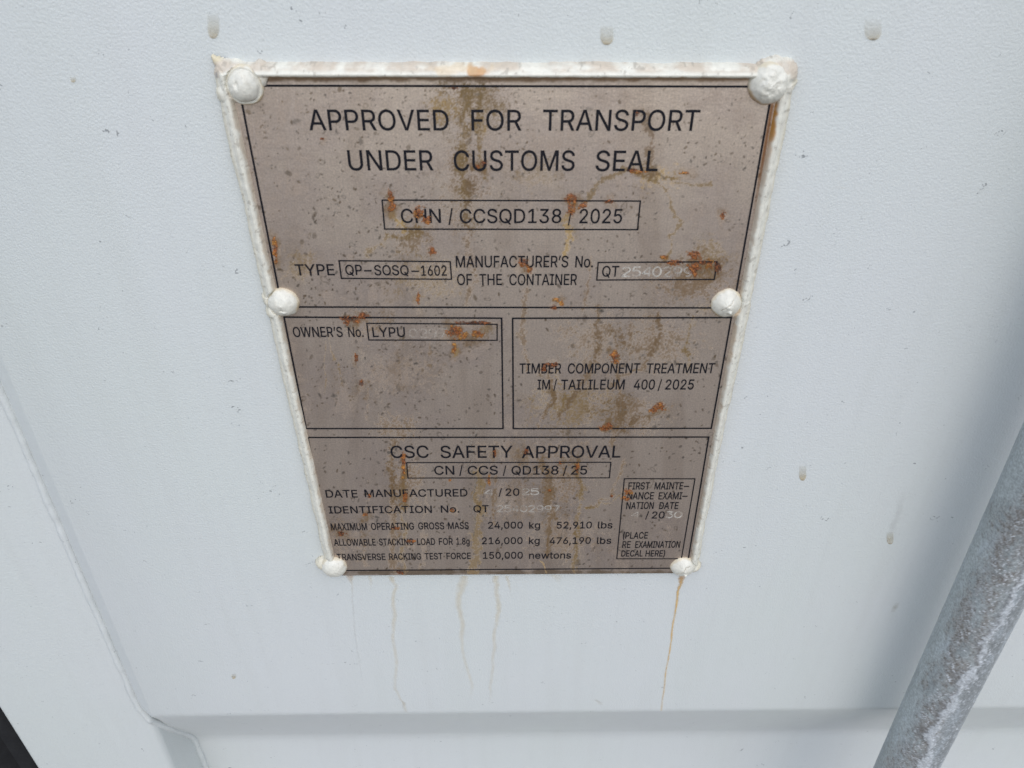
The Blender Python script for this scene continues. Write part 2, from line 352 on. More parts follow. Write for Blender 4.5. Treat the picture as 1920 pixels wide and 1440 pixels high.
'9':(453,'226,516 256,513 285,506 310,494 333,478 352,458 368,434 380,408 387,378 389,347 387,322 382,296 373,270 359,240 340,207 315,168 200,0 130,0 301,248 307,248 302,238 295,229 287,221 278,214 268,207 257,202 245,198 232,195 218,195 188,197 161,203 137,214 116,229 98,247 83,269 72,294 66,321 64,352 66,382 73,411 85,436 101,459 120,479 143,494 168,506 196,513;226,460 207,459 190,454 174,446 160,435 148,423 138,407 131,390 127,372 125,352 127,331 131,313 138,295 148,280 160,268 174,257 190,250 207,245 226,243 245,245 263,249 279,257 293,267 305,280 314,295 322,312 326,330 327,350 326,371 322,390 314,407 305,422 293,435 279,446 263,454 245,459'),
'/':(249,'235,533 71,-76 14,-76 178,533'),
'.':(188,'95,-4 83,-3 73,1 63,9 55,18 51,29 50,41 51,53 55,64 63,73 73,81 83,85 95,87 107,85 118,81 128,73 135,64 140,53 141,41 140,29 135,18 128,9 118,1 107,-3'),
',':(188,'38,-119 68,71 137,71 84,-119'),
"'":(206,'78,318 70,509 136,509 128,318'),
'’':(177,'52,318 82,509 151,509 98,318'),
'(':(273,'89,207 90,244 94,283 101,324 109,364 119,403 132,441 145,477 160,510 177,539 236,539 219,503 204,466 191,428 179,390 169,351 161,313 156,276 152,241 151,207 152,176 155,145 160,115 167,83 177,50 188,16 202,-19 218,-57 236,-96 177,-96 150,-46 128,4 111,55 99,106 92,156'),
')':(273,'37,-96 56,-56 72,-18 86,18 97,52 106,85 113,116 118,147 121,177 122,207 121,241 117,276 112,313 104,351 94,390 82,428 69,466 54,503 37,539 97,539 113,510 128,477 142,441 154,403 164,364 173,323 179,283 183,244 184,207 182,156 174,104 161,53 144,3 123,-47 97,-96'),
'–':(350,'350,244 350,188 0,188 0,244'),
'-':(453,'337,244 337,188 114,188 114,244'),
'k':(381,'110,137 110,212 121,212 284,379 360,379 184,199 177,199;53,0 53,509 114,509 114,0;294,0 148,186 191,229 372,0'),
'g':(425,'207,-151 180,-149 156,-146 134,-140 114,-132 97,-122 82,-110 70,-97 59,-84 51,-69 101,-41 122,-66 131,-74 142,-82 154,-88 169,-93 187,-96 207,-97 236,-95 261,-87 282,-75 298,-58 308,-34 311,-6 311,68 306,68 287,41 277,32 266,23 252,16 236,10 217,6 195,5 165,7 138,14 113,27 90,43 71,65 55,90 43,120 36,154 34,191 36,229 43,263 55,293 71,320 90,342 112,361 138,374 166,382 196,384 218,383 237,379 253,373 267,365 279,356 288,346 308,319 313,319 313,379 372,379 372,-9 370,-40 363,-67 350,-90 334,-109 314,-124 291,-136 265,-144 237,-149;205,59 227,61 246,66 264,75 278,87 290,103 300,121 307,142 311,166 312,193 311,219 307,242 300,264 291,283 279,299 264,312 247,322 227,328 205,330 182,328 163,322 145,312 130,298 118,282 109,262 102,241 98,218 96,193 98,167 102,144 109,123 118,104 131,88 145,76 163,66 183,61'),
'l':(189,'139,-2 112,0 91,8 74,20 62,37 55,59 53,84 53,509 114,509 114,99 114,83 117,71 120,62 126,57 135,53 146,52 160,53 170,54 181,3 162,-1'),
'b':(424,'229,-8 208,-7 189,-3 172,4 159,12 147,21 138,31 118,59 112,59 112,0 53,0 53,509 114,509 114,319 118,319 137,346 147,355 158,364 171,373 188,379 207,383 229,384 259,382 287,374 313,361 335,342 354,320 370,293 381,261 388,227 390,189 388,151 381,116 370,84 355,57 336,34 313,16 288,3 260,-6;220,47 242,49 262,55 279,66 294,80 306,97 316,117 323,139 327,163 328,189 327,215 323,239 316,261 307,281 295,298 280,311 262,322 243,328 220,330 198,328 178,322 161,312 147,299 134,282 125,263 118,241 114,216 113,189 114,162 118,138 125,115 135,95 147,78 162,65 179,55 198,49'),
's':(365,'182,-8 157,-7 133,-3 112,3 93,12 76,24 62,38 50,54 41,73 36,94 94,107 101,87 111,72 124,60 141,52 160,47 181,45 206,47 227,53 244,62 258,74 265,88 268,103 266,115 262,126 254,136 243,144 229,150 212,155 149,170 118,180 92,192 72,208 58,227 50,249 47,274 49,295 55,314 65,332 79,347 95,360 115,370 137,378 161,383 187,384 212,383 234,379 254,372 271,363 286,352 299,339 309,324 318,308 324,290 268,277 262,291 254,304 243,316 228,325 210,331 187,333 166,331 147,326 131,317 119,305 111,292 109,277 110,264 115,253 124,243 136,235 152,229 172,223 229,209 261,200 287,187 306,171 320,153 328,131 331,107 329,85 323,65 312,47 298,31 281,18 260,6 236,-2 210,-7'),
'n':(410,'114,227 114,0 53,0 53,379 112,379 112,287 102,287 116,319 132,344 152,362 175,374 200,382 227,384 252,383 275,377 295,369 313,356 328,340 341,321 350,298 355,271 357,240 357,0 296,0 296,235 293,263 286,286 273,304 256,318 235,326 210,329 192,328 176,324 161,317 147,308 136,297 126,283 119,266 115,248'),
'e':(404,'212,-8 177,-5 145,3 117,16 92,35 72,58 56,85 44,116 37,150 34,187 36,224 44,258 55,290 71,317 91,340 115,359 142,373 172,382 205,384 226,383 246,380 266,374 285,366 303,355 319,341 334,324 347,305 357,282 365,256 370,227 371,194 371,169 75,169 75,221 338,221 310,202 308,226 304,248 298,269 288,286 277,301 263,314 246,323 227,328 205,330 183,328 164,323 146,313 131,301 119,286 109,270 102,251 97,231 96,211 96,178 98,151 102,127 110,106 121,88 135,73 151,61 169,53 190,48 212,46 227,47 241,49 254,53 265,58 276,65 285,73 294,82 300,93 306,105 365,91 358,72 348,55 335,39 320,26 302,14 283,4 261,-3 237,-7'),
'w':(567,'138,0 23,379 87,379 133,214 154,137 175,41 165,41 186,135 206,214 252,379 316,379 362,214 382,136 402,41 391,41 413,135 434,214 480,379 545,379 429,0 368,0 319,172 305,225 291,280 277,338 291,338 277,280 263,225 248,172 199,0'),
't':(227,'204,379 204,327 6,327 6,379;65,471 126,471 126,98 127,83 130,70 136,61 144,55 156,51 170,50 185,51 202,54 213,2 192,-3 168,-4 138,-1 113,7 92,21 77,41 68,64 65,93'),
'o':(415,'207,-8 174,-5 144,3 117,16 93,35 72,58 56,85 44,116 37,150 34,187 37,225 44,260 56,291 72,318 93,341 117,360 144,374 174,382 207,384 241,382 271,374 299,360 323,341 343,318 359,291 371,260 379,225 381,187 379,150 371,116 359,85 343,58 323,35 299,16 271,3 241,-5;207,46 231,49 252,55 270,66 285,80 298,97 307,117 314,139 318,163 319,187 318,212 314,236 307,258 298,278 285,296 270,310 252,321 231,328 207,330 184,328 163,321 145,310 130,296 118,278 108,258 102,236 98,212 96,187 98,163 102,139 108,117 118,97 130,80 145,66 163,55 184,49'),}

# ================================================================== the yard ground below the door (only its bounced light is seen)
gm = bpy.data.meshes.new('ground')
gm.from_pydata([(-60, -60, -1.3), (60, -60, -1.3), (60, 60, -1.3), (-60, 60, -1.3)], [], [(0, 1, 2, 3)])
gm.materials.append(M_GROUND)
ground = link(bpy.data.objects.new('ground', gm))
ground['kind'] = 'structure'

# ================================================================== the container door
WALL = 0.003            # front of the raised panel (the print of the data plate lies at y = 0)
YF = 0.013              # front of the door frame's upright
YT = 0.047              # bottom of the corrugation
door = thing('container_door', 'white painted steel container door behind the data plate', 'door', (0.1, 0.03, -0.45))

def lean(z): return (z + 0.134) * 0.0143

Z_EDGE = at(900, 1337, WALL)[2]
Z_TR = at(900, 1375, YT)[2]
dzs = Z_EDGE - Z_TR
corner = [(0.92, YT), (0.36 + dzs, YT), (0.36, WALL), (Z_EDGE, WALL), (Z_TR, YT), (Z_TR - 0.075, YT), (Z_TR - 0.075 - dzs, WALL), (-0.62, WALL)]
prof = [corner[0]]
for i in range(1, len(corner) - 1):
    p0, p1, p2 = [np.array(q) for q in corner[i - 1:i + 2]]
    r = 0.0035 if i in (2, 3) else 0.011
    a = p1 + (p0 - p1) / np.linalg.norm(p0 - p1) * r
    b = p1 + (p2 - p1) / np.linalg.norm(p2 - p1) * r
    for t in np.linspace(0, 1, 7):
        prof.append(tuple((1 - t) ** 2 * a + 2 * t * (1 - t) * p1 + t * t * b))
prof.append(corner[-1])
fine = []
for (z0, y0), (z1, y1) in zip(prof[:-1], prof[1:]):
    k = max(1, int(abs(z1 - z0) / 0.03))
    fine += [(z0 + (z1 - z0) * j / k, y0 + (y1 - y0) * j / k) for j in range(k)]
prof = fine + [prof[-1]]
rows = []
for z, y in prof:
    xe = -0.1326 + lean(z)
    if y < YF:                                   # raised: the sheet's edge is dressed down on to the frame's face
        f = (y - WALL) / (YF - WALL)
        x1 = xe - 0.0140
        x0 = xe + (x1 - xe) * f
        left = []
        for t in np.linspace(0, 1, 8):
            bx = x1 + (x0 - x1) * t
            left.append((bx, y + (YF + .0004 - y) * (1 - t) ** 1.08 if t not in (0, 1) else (YF + .0004 if t == 0 else y)))
    else:                                        # sunk: it runs into the side of the frame
        x1 = xe - 0.0110
        left = [(x1 + (xe - x1) * t, y) for t in np.linspace(0, 1, 8)]
    xs = left + [(x, y) for x in np.linspace(left[-1][0], 1.0, 14)[1:]]
    rows.append([(x, yy, z) for x, yy in xs])
grid_part('panel', np.array(rows), M_PAINT, door, flip=True)

# upright of the door frame, a rolled tube with rounded edges
def xr(z): return -0.1424 + lean(z)
xl = at(30, 1385, YF)[0]
ring = []
R_ = 0.0045
for cx, cy, a0 in ((0, 0, 0), (1, 0, 1), (1, 1, 2), (0, 1, 3)):
    pass
zz = np.linspace(-0.62, 0.92, 40)
P = []
for z in zz:
    x0, x1, y0, y1 = xl, xr(z), YF, 0.085
    loop = []
    for (cx, cy, s0) in ((x0 + R_, y0 + R_, 180), (x1 - R_, y0 + R_, 270), (x1 - R_, y1 - R_, 0), (x0 + R_, y1 - R_, 90)):
        for t in np.linspace(0, 90, 6):
            a = math.radians(s0 + t)
            loop.append((cx + R_ * math.cos(a), cy + R_ * math.sin(a), z))
    P.append(loop)
grid_part('door_frame', np.array(P), M_PAINT, door, wrap=True)

# weld bead along the joint of panel and frame
def tube(name, path, rad, mat, parent, seg=10, col=None, label=None):
    path = np.array(path); n = len(path)
    P = np.zeros((n, seg, 3))
    tan = np.gradient(path, axis=0); tan /= np.linalg.norm(tan, axis=1)[:, None]
    ref = np.array([0, 1, 0.0])
    for i in range(n):
        u = np.cross(tan[i], ref); u /= np.linalg.norm(u); v = np.cross(tan[i], u)
        for j in range(seg):
            a = 2 * math.pi * j / seg
            P[i, j] = path[i] + rad[i] * (math.cos(a) * u + math.sin(a) * v)
    C = None if col is None else np.tile(np.array(col), (n, seg, 1))
    return grid_part(name, P, mat, parent, C, wrap=True, label=label)

path = []
for z in np.arange(0.36, Z_EDGE - 0.005, -0.0015):
    path.append((-0.1326 + lean(z) - 0.0150, YF + 0.0002, z))
zs_ = [q for q in prof if q[0] < Z_EDGE - .004 and q[0] > -0.36]
path.append((xr(Z_EDGE - .020) - 0.0016, YF + .0002, Z_EDGE - 0.0195))
for z, y in zs_:
    if y > YF + .002: path.append((xr(z) + 0.0006, y - 0.0004, z))
# resample
path = np.array(path); d = np.r_[0, np.cumsum(np.linalg.norm(np.diff(path, axis=0), axis=1))]
t = np.arange(0, d[-1], 0.0012)
path = np.stack([np.interp(t, d, path[:, k]) for k in range(3)], 1)
nz = fbm(t * 140, t * 0 + 3, 5, 2)
path[:, 0] += (fbm(t * 60, t * 0 + 9, 8, 2) - .5) * .0010
tube('weld_bead', path, (.0019 + .0006 * nz), M_PAINT, door)

# black door seal beyond the frame
seal = []
for z in (-0.62, 0.92):
    seal.append([(xl - 0.0025, 0.05, z), (xl - 0.003, 0.026, z), (xl - 0.006, 0.021, z), (xl - 0.016, 0.0185, z), (xl - 0.019, 0.026, z), (xl - 0.023, 0.026, z),
                 (xl - 0.027, 0.019, z), (xl - 0.045, 0.017, z), (xl - 0.06, 0.02, z), (xl - 0.062, 0.05, z)])
grid_part('door_seal', np.array(seal), M_RUBBER, door, label='black rubber door seal beside the white frame')

# ---------- water stains and dried drips on the paint
def streak(name, pts, Y=WALL - 0.00025, parent=door, cap=False, rim=0.0, nseg=60, seed=0, label=None):
    """pts: (px, py, width px, r, g, b, alpha)"""
    pts = np.array(pts, float)
    s = np.linspace(0, 1, nseg); k = np.linspace(0, 1, len(pts))
    q = np.stack([np.interp(s, k, pts[:, j]) for j in range(7)], 1)
    L = s * abs(pts[-1, 1] - pts[0, 1])
    q[:, 0] += (fbm(L / 14, L * 0 + seed, 31 + seed, 3) - .5) * np.minimum(q[:, 2] * .6, 6) * (0 if cap else 1)
    q[:, 2] *= (1 if cap else .75 + .5 * fbm(L / 9, L * 0 + seed + 4, 50 + seed, 3))
    nu = 11
    P = np.zeros((nseg, nu, 3)); C = np.zeros((nseg, nu, 4))
    for i in range(nseg):
        w = q[i, 2] / 2
        if cap: w *= math.sqrt(max(.02, 1 - max(0, (s[i] - .62) / .38) ** 2))
        for j in range(nu):
            u = -1 + 2 * j / (nu - 1)
            P[i, j] = at(q[i, 0] + u * w, q[i, 1], Y)
            e = max(0, 1 - abs(u) ** (5 if cap else 1.6))
            al = q[i, 6] * e * (1 if cap else (.85 if seed == 4 else .46))
            cc = q[i, 3:6].copy()
            if cap:
                al = q[i, 6] * min(1, 1.6 * e) * (.45 + .8 * s[i] ** 2)
                tip = max(0, s[i] - .86) / .14 * (1 - abs(u)) ** .5
                cc = cc * (1 - rim * tip); al = al + rim * .5 * tip
                if i < 6: al *= i / 6.0
                if i == nseg - 1 or j in (0, nu - 1): al *= .2
            C[i, j] = (*cc, min(1, al))
    return grid_part(name, P, M_STREAK, parent, C, label=label)

T1, T2, T3 = (.74, .62, .42), (.72, .46, .15), (.50, .46, .40)
streak('rust_streak', [(733, 1081, 14, *T1, .8), (742, 1100, 9, *T1, .6), (736, 1125, 8, *T1, .6), (741, 1150, 11, *T1, .6), (737, 1200, 8, *T1, .45), (745, 1240, 8, *T1, .45), (740, 1290, 8, *T1, .35), (752, 1312, 6, *T1, .45), (757, 1319, 8, .50, .38, .2, .6), (763, 1337, 6, *T1, .2)], seed=1)
streak('rust_streak', [(870, 1080, 24, *T1, .75), (864, 1105, 19, *T1, .6), (859, 1135, 14, *T1, .6), (867, 1170, 11, *T1, .55), (866, 1215, 8, *T1, .45), (878, 1260, 8, *T1, .4), (886, 1285, 8, *T1, .3), (880, 1310, 6, *T1, .0)], seed=2)
streak('rust_streak', [(930, 1080, 15, *T1, .75), (931, 1105, 12, *T1, .6), (936, 1145, 12, *T1, .6), (927, 1190, 9, *T1, .5), (925, 1240, 8, *T1, .4), (919, 1290, 7, *T1, .3), (920, 1320, 6, *T1, .0)], seed=3)
streak('rust_streak', [(1280, 1078, 18, .50, .24, .05, .95), (1277, 1092, 10, .55, .33, .10, .95), (1271, 1110, 6, *T2, .9), (1266, 1145, 5, *T2, .75), (1259, 1195, 5, *T2, .75), (1252, 1240, 4, *T2, .65), (1245, 1290, 4, *T2, .55), (1240, 1333, 4, *T2, .4)], seed=4, label='bright orange rust streak below the right bottom rivet')
streak('rust_streak', [(659, 1084, 5, *T1, .5), (661, 1120, 4, *T3, .3), (664, 1170, 4, *T3, .25), (670, 1220, 4, *T3, .2), (682, 1290, 4, *T3, .0)], seed=5)
streak('rust_streak', [(951, 1080, 9, *T1, .6), (955, 1100, 5, *T1, .45), (958, 1120, 3, *T1, .0)], seed=6)
streak('rust_streak', [(693, 1080, 10, *T1, .5), (694, 1090, 7, *T1, .3), (696, 1104, 5, *T1, .0)], seed=8)
streak('rust_streak', [(1040, 1078, 30, *T1, .5), (1044, 1084, 20, *T1, .3), (1046, 1094, 8, *T1, .0)], seed=9)
streak('rust_streak', [(656, 1075, 22, .52, .25, .06, .95), (657, 1080, 16, .52, .25, .06, .9), (658, 1087, 10, .55, .33, .1, .6), (660, 1096, 4, *T1, .1)], seed=7)
for px, py, w, h, a, rim in ((400, 48, 24, 50, .48, .45), (1138, 66, 27, 37, .55, .75), (1637, 55, 35, 42, .36, .95), (1505, 887, 15, 29, .75, .4), (1669, 1009, 14, 24, .75, .5), (137, 149, 11, 11, .6, .3), (438, 1268, 9, 10, .7, .2)):
    streak('dried_drip', [(px, py - h / 2, w, .53, .50, .40, a * .6), (px, py, w, .53, .48, .36, a * .9), (px, py + h / 2, w, .53, .44, .28, a)], cap=True, rim=rim, nseg=36)
streak('dried_drip', [(1695, 915, 22, .47, .44, .42, .0), (1684, 960, 16, .47, .44, .42, .25), (1671, 1000, 14, .47, .44, .42, .3)], seed=11)
streak('dried_drip', [(1567, 349, 7, .5, .38, .22, .2), (1576, 351, 7, .5, .38, .22, .7), (1588, 353, 6, .5, .38, .22, .2)], nseg=12)
streak('dried_drip', [(1116, 1312, 8, .55, .45, .3, .3), (1124, 1317, 10, .55, .45, .3, .6), (1129, 1322, 6, .55, .45, .3, .3)], nseg=12, seed=3)
streak('dried_drip', [(1682, 1130, 12, .5, .45, .36, .1), (1678, 1140, 14, .5, .45, .36, .35), (1674, 1148, 8, .5, .45, .36, .1)], nseg=12, seed=4)

# ================================================================== the galvanised locking rod in front of the door
RY, RR = -0.030, 0.01534
def rod_x(px, py):
    d = CAM_R @ np.array([px - 960.0, -(py - 720.0), -FPX])
    a = math.atan2(d[0], d[1])
    # tangent on the left: angle of the axis = a + asin(RR / dist)
    x = 0.33
    for _ in range(30):
        dist = math.hypot(x - CAM_P[0], RY - CAM_P[1])
        x = CAM_P[0] + (RY - CAM_P[1]) * math.tan(a + math.asin(RR / dist))
    z = (at(px, py, RY))[2]
    return x, z
(xa, za), (xb, zb) = rod_x(1635, 1440), rod_x(1838, 975)
def rod_axis(z): return xa + (xb - xa) * (z - za) / (zb - za)
rod = thing('locking_rod', 'galvanised steel locking rod standing upright at the right edge', 'rod', (xa, RY, -0.6))
zz = np.concatenate([np.linspace(-0.6, -0.3, 10)[:-1], np.arange(-0.3, 0.14, 0.0007), np.linspace(0.14, 0.9, 20)])
NS = 150
th = np.linspace(-math.pi, math.pi, NS, endpoint=False)
TH, ZZ = np.meshgrid(th, zz)
view = math.atan2(0.33 - CAM_P[0], RY - CAM_P[1]); sv, cv = math.sin(view), math.cos(view)
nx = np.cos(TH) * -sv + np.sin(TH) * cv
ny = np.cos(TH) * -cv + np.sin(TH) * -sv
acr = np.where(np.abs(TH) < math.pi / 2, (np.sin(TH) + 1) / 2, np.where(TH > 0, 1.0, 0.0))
arc = TH * RR
n1 = fbm(arc * 260, ZZ * 110, 11, 4); n2 = fbm(arc * 900 + ZZ * 300, ZZ * 420, 12, 4, .65); n3 = fbm(arc * 120, ZZ * 45, 13, 3)
fle = fbm(arc * 1900 + ZZ * 1300, ZZ * 330 - arc * 420, 14, 4, .62)
C = np.zeros(TH.shape + (3,)); C[:] = (.425, .47, .48)
C = mixc(C, (.36, .40, .41), sstep(.45, .7, n3))
brown = sstep(.10, .50, acr + (n3 - .5) * .6 + (n2 - .5) * .5) * (1 - sstep(.60, .82, acr + (n3 - .5) * .4)) * sstep(.22, .62, n1 + (n2 - .5) * .5)
C = mixc(C, (.275, .25, .22), brown * .75)
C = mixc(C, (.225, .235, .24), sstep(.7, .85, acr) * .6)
C = mixc(C, (.17, .15, .135), sstep(.56, .72, n2) * brown * .7)
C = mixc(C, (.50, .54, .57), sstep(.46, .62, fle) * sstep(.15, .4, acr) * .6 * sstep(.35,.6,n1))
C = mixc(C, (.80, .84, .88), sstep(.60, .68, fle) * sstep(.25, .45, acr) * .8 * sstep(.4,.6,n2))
C = mixc(C, (.42, .47, .50), sstep(.55, .7, n1) * (1 - brown) * .5)
cl = .74 + .17 * (fbm(ZZ * 30, ZZ * 0 + 2, 21, 2) - .5) * 2 + .05 * (fbm(ZZ * 220, ZZ * 0 + 7, 22, 2) - .5) * 2
cw = .025 + .085 * sstep(.25, .8, fbm(ZZ * 80, ZZ * 0 + 4, 23, 3))
crust = (1 - sstep(.5, 1.05, np.abs(acr - cl) / cw + (n2 - .5) * 3.2 + (n1 - .5) * 1.5)) * (np.abs(TH) < 1.5)
C = mixc(C, (.15, .135, .13), (1 - sstep(.8, 3.2, (cl - acr) / cw + (n2 - .5) * 2)) * (acr < cl) * .45 * (np.abs(TH) < 1.5))
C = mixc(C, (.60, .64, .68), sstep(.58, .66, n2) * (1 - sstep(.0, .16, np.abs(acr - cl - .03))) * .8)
C = mixc(C, (.66, .70, .73), crust * (.55 + .5 * fle))
rad = RR + crust * .0004 * (.5 + fle) + (n1 - .5) * .0002 + (n2 - .5) * .00008
Pg = np.stack([rod_axis(ZZ) + nx * rad, RY + ny * rad, ZZ], -1)
grid_part('pipe', Pg, M_ZINC, rod, C, wrap=True)

# ================================================================== the data plate
plate = thing('data_plate', 'stained steel approval plate riveted to the white door', 'plate', (0.094, 0.0, at(950, 1077)[2]))
def line_x(pa, pb, Y):
    a, b = at(*pa, Y), at(*pb, Y)
    return lambda z: a[0] + (b[0] - a[0]) * (z - a[2]) / (b[2] - a[2])
XL, XR_ = -0.0085, 0.1966
ZB, ZTOP = at(950, 1077)[2], 0.2515
st = 0.00033
gx = np.arange(XL, XR_ + st, st); gz = np.arange(ZB, ZTOP + st, st)
GX, GZ = np.meshgrid(gx, gz)
U, V = survey(GX, GX * 0, GZ)
n_lo = fbm(U / 90, V / 90, 101, 4); n_md = fbm(U / 22, V / 22, 102, 4, .6); n_hi = fbm(U / 5.5, V / 5.5, 103, 4, .6)
n_vt = fbm(U / 9, V / 120, 104, 4); n_hf = fbm(U / 2.6, V / 2.6, 109, 3, .6); n_wp = (fbm(U / 26, V / 26, 105, 3) - .5) * 26; n_wq = (fbm(U / 26 + 40, V / 26, 106, 3) - .5) * 26
W1, W2 = U + n_wp, V + n_wq
A = np.zeros(GX.shape + (3,)); A[:] = PLATE = (.68, .575, .485)
A = mixc(A, (.62, .52, .455), sstep(.4, .65, n_lo) * .7)
A = mixc(A, (.55, .45, .37), sstep(.48, .7, fbm(U / 45, V / 200, 107, 4)) * .5)
rough = np.zeros(GX.shape)
def dirt(mask, col, amt):
    global A, rough
    m = np.clip(np.clip(mask, 0, 1.3) * amt * 1.3, 0, .85)
    A = mixc(A, col, m); rough = np.maximum(rough, m)
OLIVE, BROWN, TAN, GREYB = (.165, .102, .030), (.135, .080, .032), (.33, .21, .06), (.12, .11, .095)
def band(pts, w, col, amt, thr=.42, soft=.22):
    d, f = seg_dist(W1, W2, pts)
    m = np.clip(1 - d / (w * (1.4)), 0, 1)
    dirt(sstep(thr - .15, thr + .42, m * .8 + (n_md - .5) * .6 + (n_hi - .5) * .7 + (n_hf - .5) * .5) * (.6 + 1.2 * n_hf) * sstep(0, .18, m), col, amt * 1.2)
def pool(cx, cy, rx, ry, col, amt, thr=.40):
    d = np.hypot((W1 - cx) / rx, (W2 - cy) / ry)
    m = np.clip(1.25 - d, 0, 1)
    dirt(sstep(thr - .22, thr + .55, m * .8 + (n_md - .5) * .6 + (n_hi - .5) * .9 + (n_hf - .5) * .9) * (.45 + 1.3 * n_hf) * sstep(0, .3, m), col, amt * 1.15)
dirt(sstep(.50, .72, n_lo * .55 + n_md * .45) * (.4 + 1.2 * n_hf) * sstep(.3, .6, n_vt + .1), BROWN, .30)      # thin grime film everywhere
# broad washes
for a in ((880, 190, 90, 60, OLIVE, .55), (870, 350, 60, 120, BROWN, .45), (770, 450, 60, 40, BROWN, .5), (800, 520, 90, 60, OLIVE, .4), (690, 610, 60, 40, BROWN, .45),
          (740, 700, 120, 60, BROWN, .32), (740, 800, 60, 30, BROWN, .6), (760, 900, 40, 80, BROWN, .6), (1300, 530, 110, 45, BROWN, .6), (1330, 480, 50, 40, OLIVE, .5),
          (1120, 640, 90, 70, BROWN, .45), (1230, 640, 110, 60, BROWN, .5), (1080, 760, 110, 60, OLIVE, .5), (1190, 780, 90, 40, BROWN, .5), (1050, 900, 70, 60, BROWN, .45),
          (1000, 850, 160, 40, BROWN, .35), (1060, 1010, 90, 60, BROWN, .4), (960, 940, 90, 60, BROWN, .3), (1230, 330, 50, 30, TAN, .45), (1000, 330, 60, 40, OLIVE, .35),
          (830, 200, 40, 30, TAN, .3), (900, 240, 20, 40, TAN, .3), (560, 500, 40, 40, OLIVE, .4), (1330, 580, 50, 20, OLIVE, .4), (640, 1010, 60, 50, BROWN, .35), (900, 620, 40, 20, OLIVE, .4)):
    pool(*a)
# runs of dirty water
for a in (([(868, 160), (872, 240), (866, 330), (876, 420)], 16, OLIVE, .5), ([(900, 160), (896, 260), (905, 330)], 10, OLIVE, .5), ([(880, 330), (872, 440), (885, 520), (880, 575)], 14, BROWN, .4),
          ([(1213, 215), (1220, 270), (1217, 330)], 11, BROWN, .6), ([(1105, 372), (1115, 348), (1135, 330), (1165, 322), (1200, 325), (1232, 340), (1255, 372), (1272, 408), (1268, 432), (1255, 452), (1248, 480)], 7, OLIVE, .75),
          ([(1235, 325), (1275, 342), (1330, 345)], 5, OLIVE, .5), ([(1063, 400), (1066, 440), (1062, 475)], 9, TAN, .85), ([(735, 395), (740, 415), (758, 430)], 8, TAN, .55), ([(790, 430), (720, 450), (690, 475)], 10, OLIVE, .5),
          ([(985, 510), (984, 560), (978, 620), (985, 690)], 9, BROWN, .6), ([(1110, 480), (1100, 540), (1095, 580)], 9, BROWN, .45), ([(1122, 580), (1124, 640), (1105, 690), (1050, 790)], 7, BROWN, .65),
          ([(1236, 590), (1230, 650), (1205, 690), (1150, 720)], 9, BROWN, .6), ([(1300, 600), (1290, 650), (1290, 700)], 8, OLIVE, .4), ([(1160, 690), (1165, 760), (1160, 800), (1150, 830)], 9, BROWN, .6),
          ([(1035, 700), (1037, 740), (1010, 800)], 8, BROWN, .55), ([(1050, 695), (1060, 740), (1056, 770)], 6, OLIVE, .5), ([(1230, 770), (1190, 785), (1170, 810)], 8, BROWN, .5),
          ([(895, 880), (893, 920), (897, 960), (887, 990), (897, 1040), (890, 1075)], 13, OLIVE, .8), ([(932, 895), (930, 940), (925, 990)], 9, BROWN, .5), ([(1020, 860), (1026, 900), (1030, 950), (1032, 1000), (1025, 1040)], 12, BROWN, .7),
          ([(1083, 870), (1088, 930), (1085, 1000), (1078, 1070)], 10, OLIVE, .6), ([(1165, 858), (1158, 900), (1145, 930), (1105, 950)], 7, BROWN, .5), ([(1172, 930), (1140, 945), (1100, 952)], 5, OLIVE, .5),
          ([(740, 830), (736, 880), (738, 950), (735, 1060)], 14, BROWN, .55), ([(760, 880), (757, 960), (760, 1070)], 9, OLIVE, .45), ([(685, 940), (682, 1000), (684, 1060)], 7, BROWN, .35), ([(805, 930), (795, 1000), (790, 1060)], 7, BROWN, .3),
          ([(610, 640), (608, 700), (612, 740)], 2.6, OLIVE, .5), ([(620, 634), (628, 660), (640, 690), (638, 720)], 2.4, OLIVE, .45), ([(850, 655), (851, 668)], 6, TAN, .6), ([(690, 720), (690, 790)], 8, BROWN, .35), ([(806, 640), (806, 690)], 5, BROWN, .4),
          ([(1012, 1050), (1020, 1076)], 4, TAN, .6), ([(880, 820), (880, 880)], 1.6, GREYB, .5), ([(888, 800), (885, 1000)], 2, GREYB, .5)):
    band(*a)
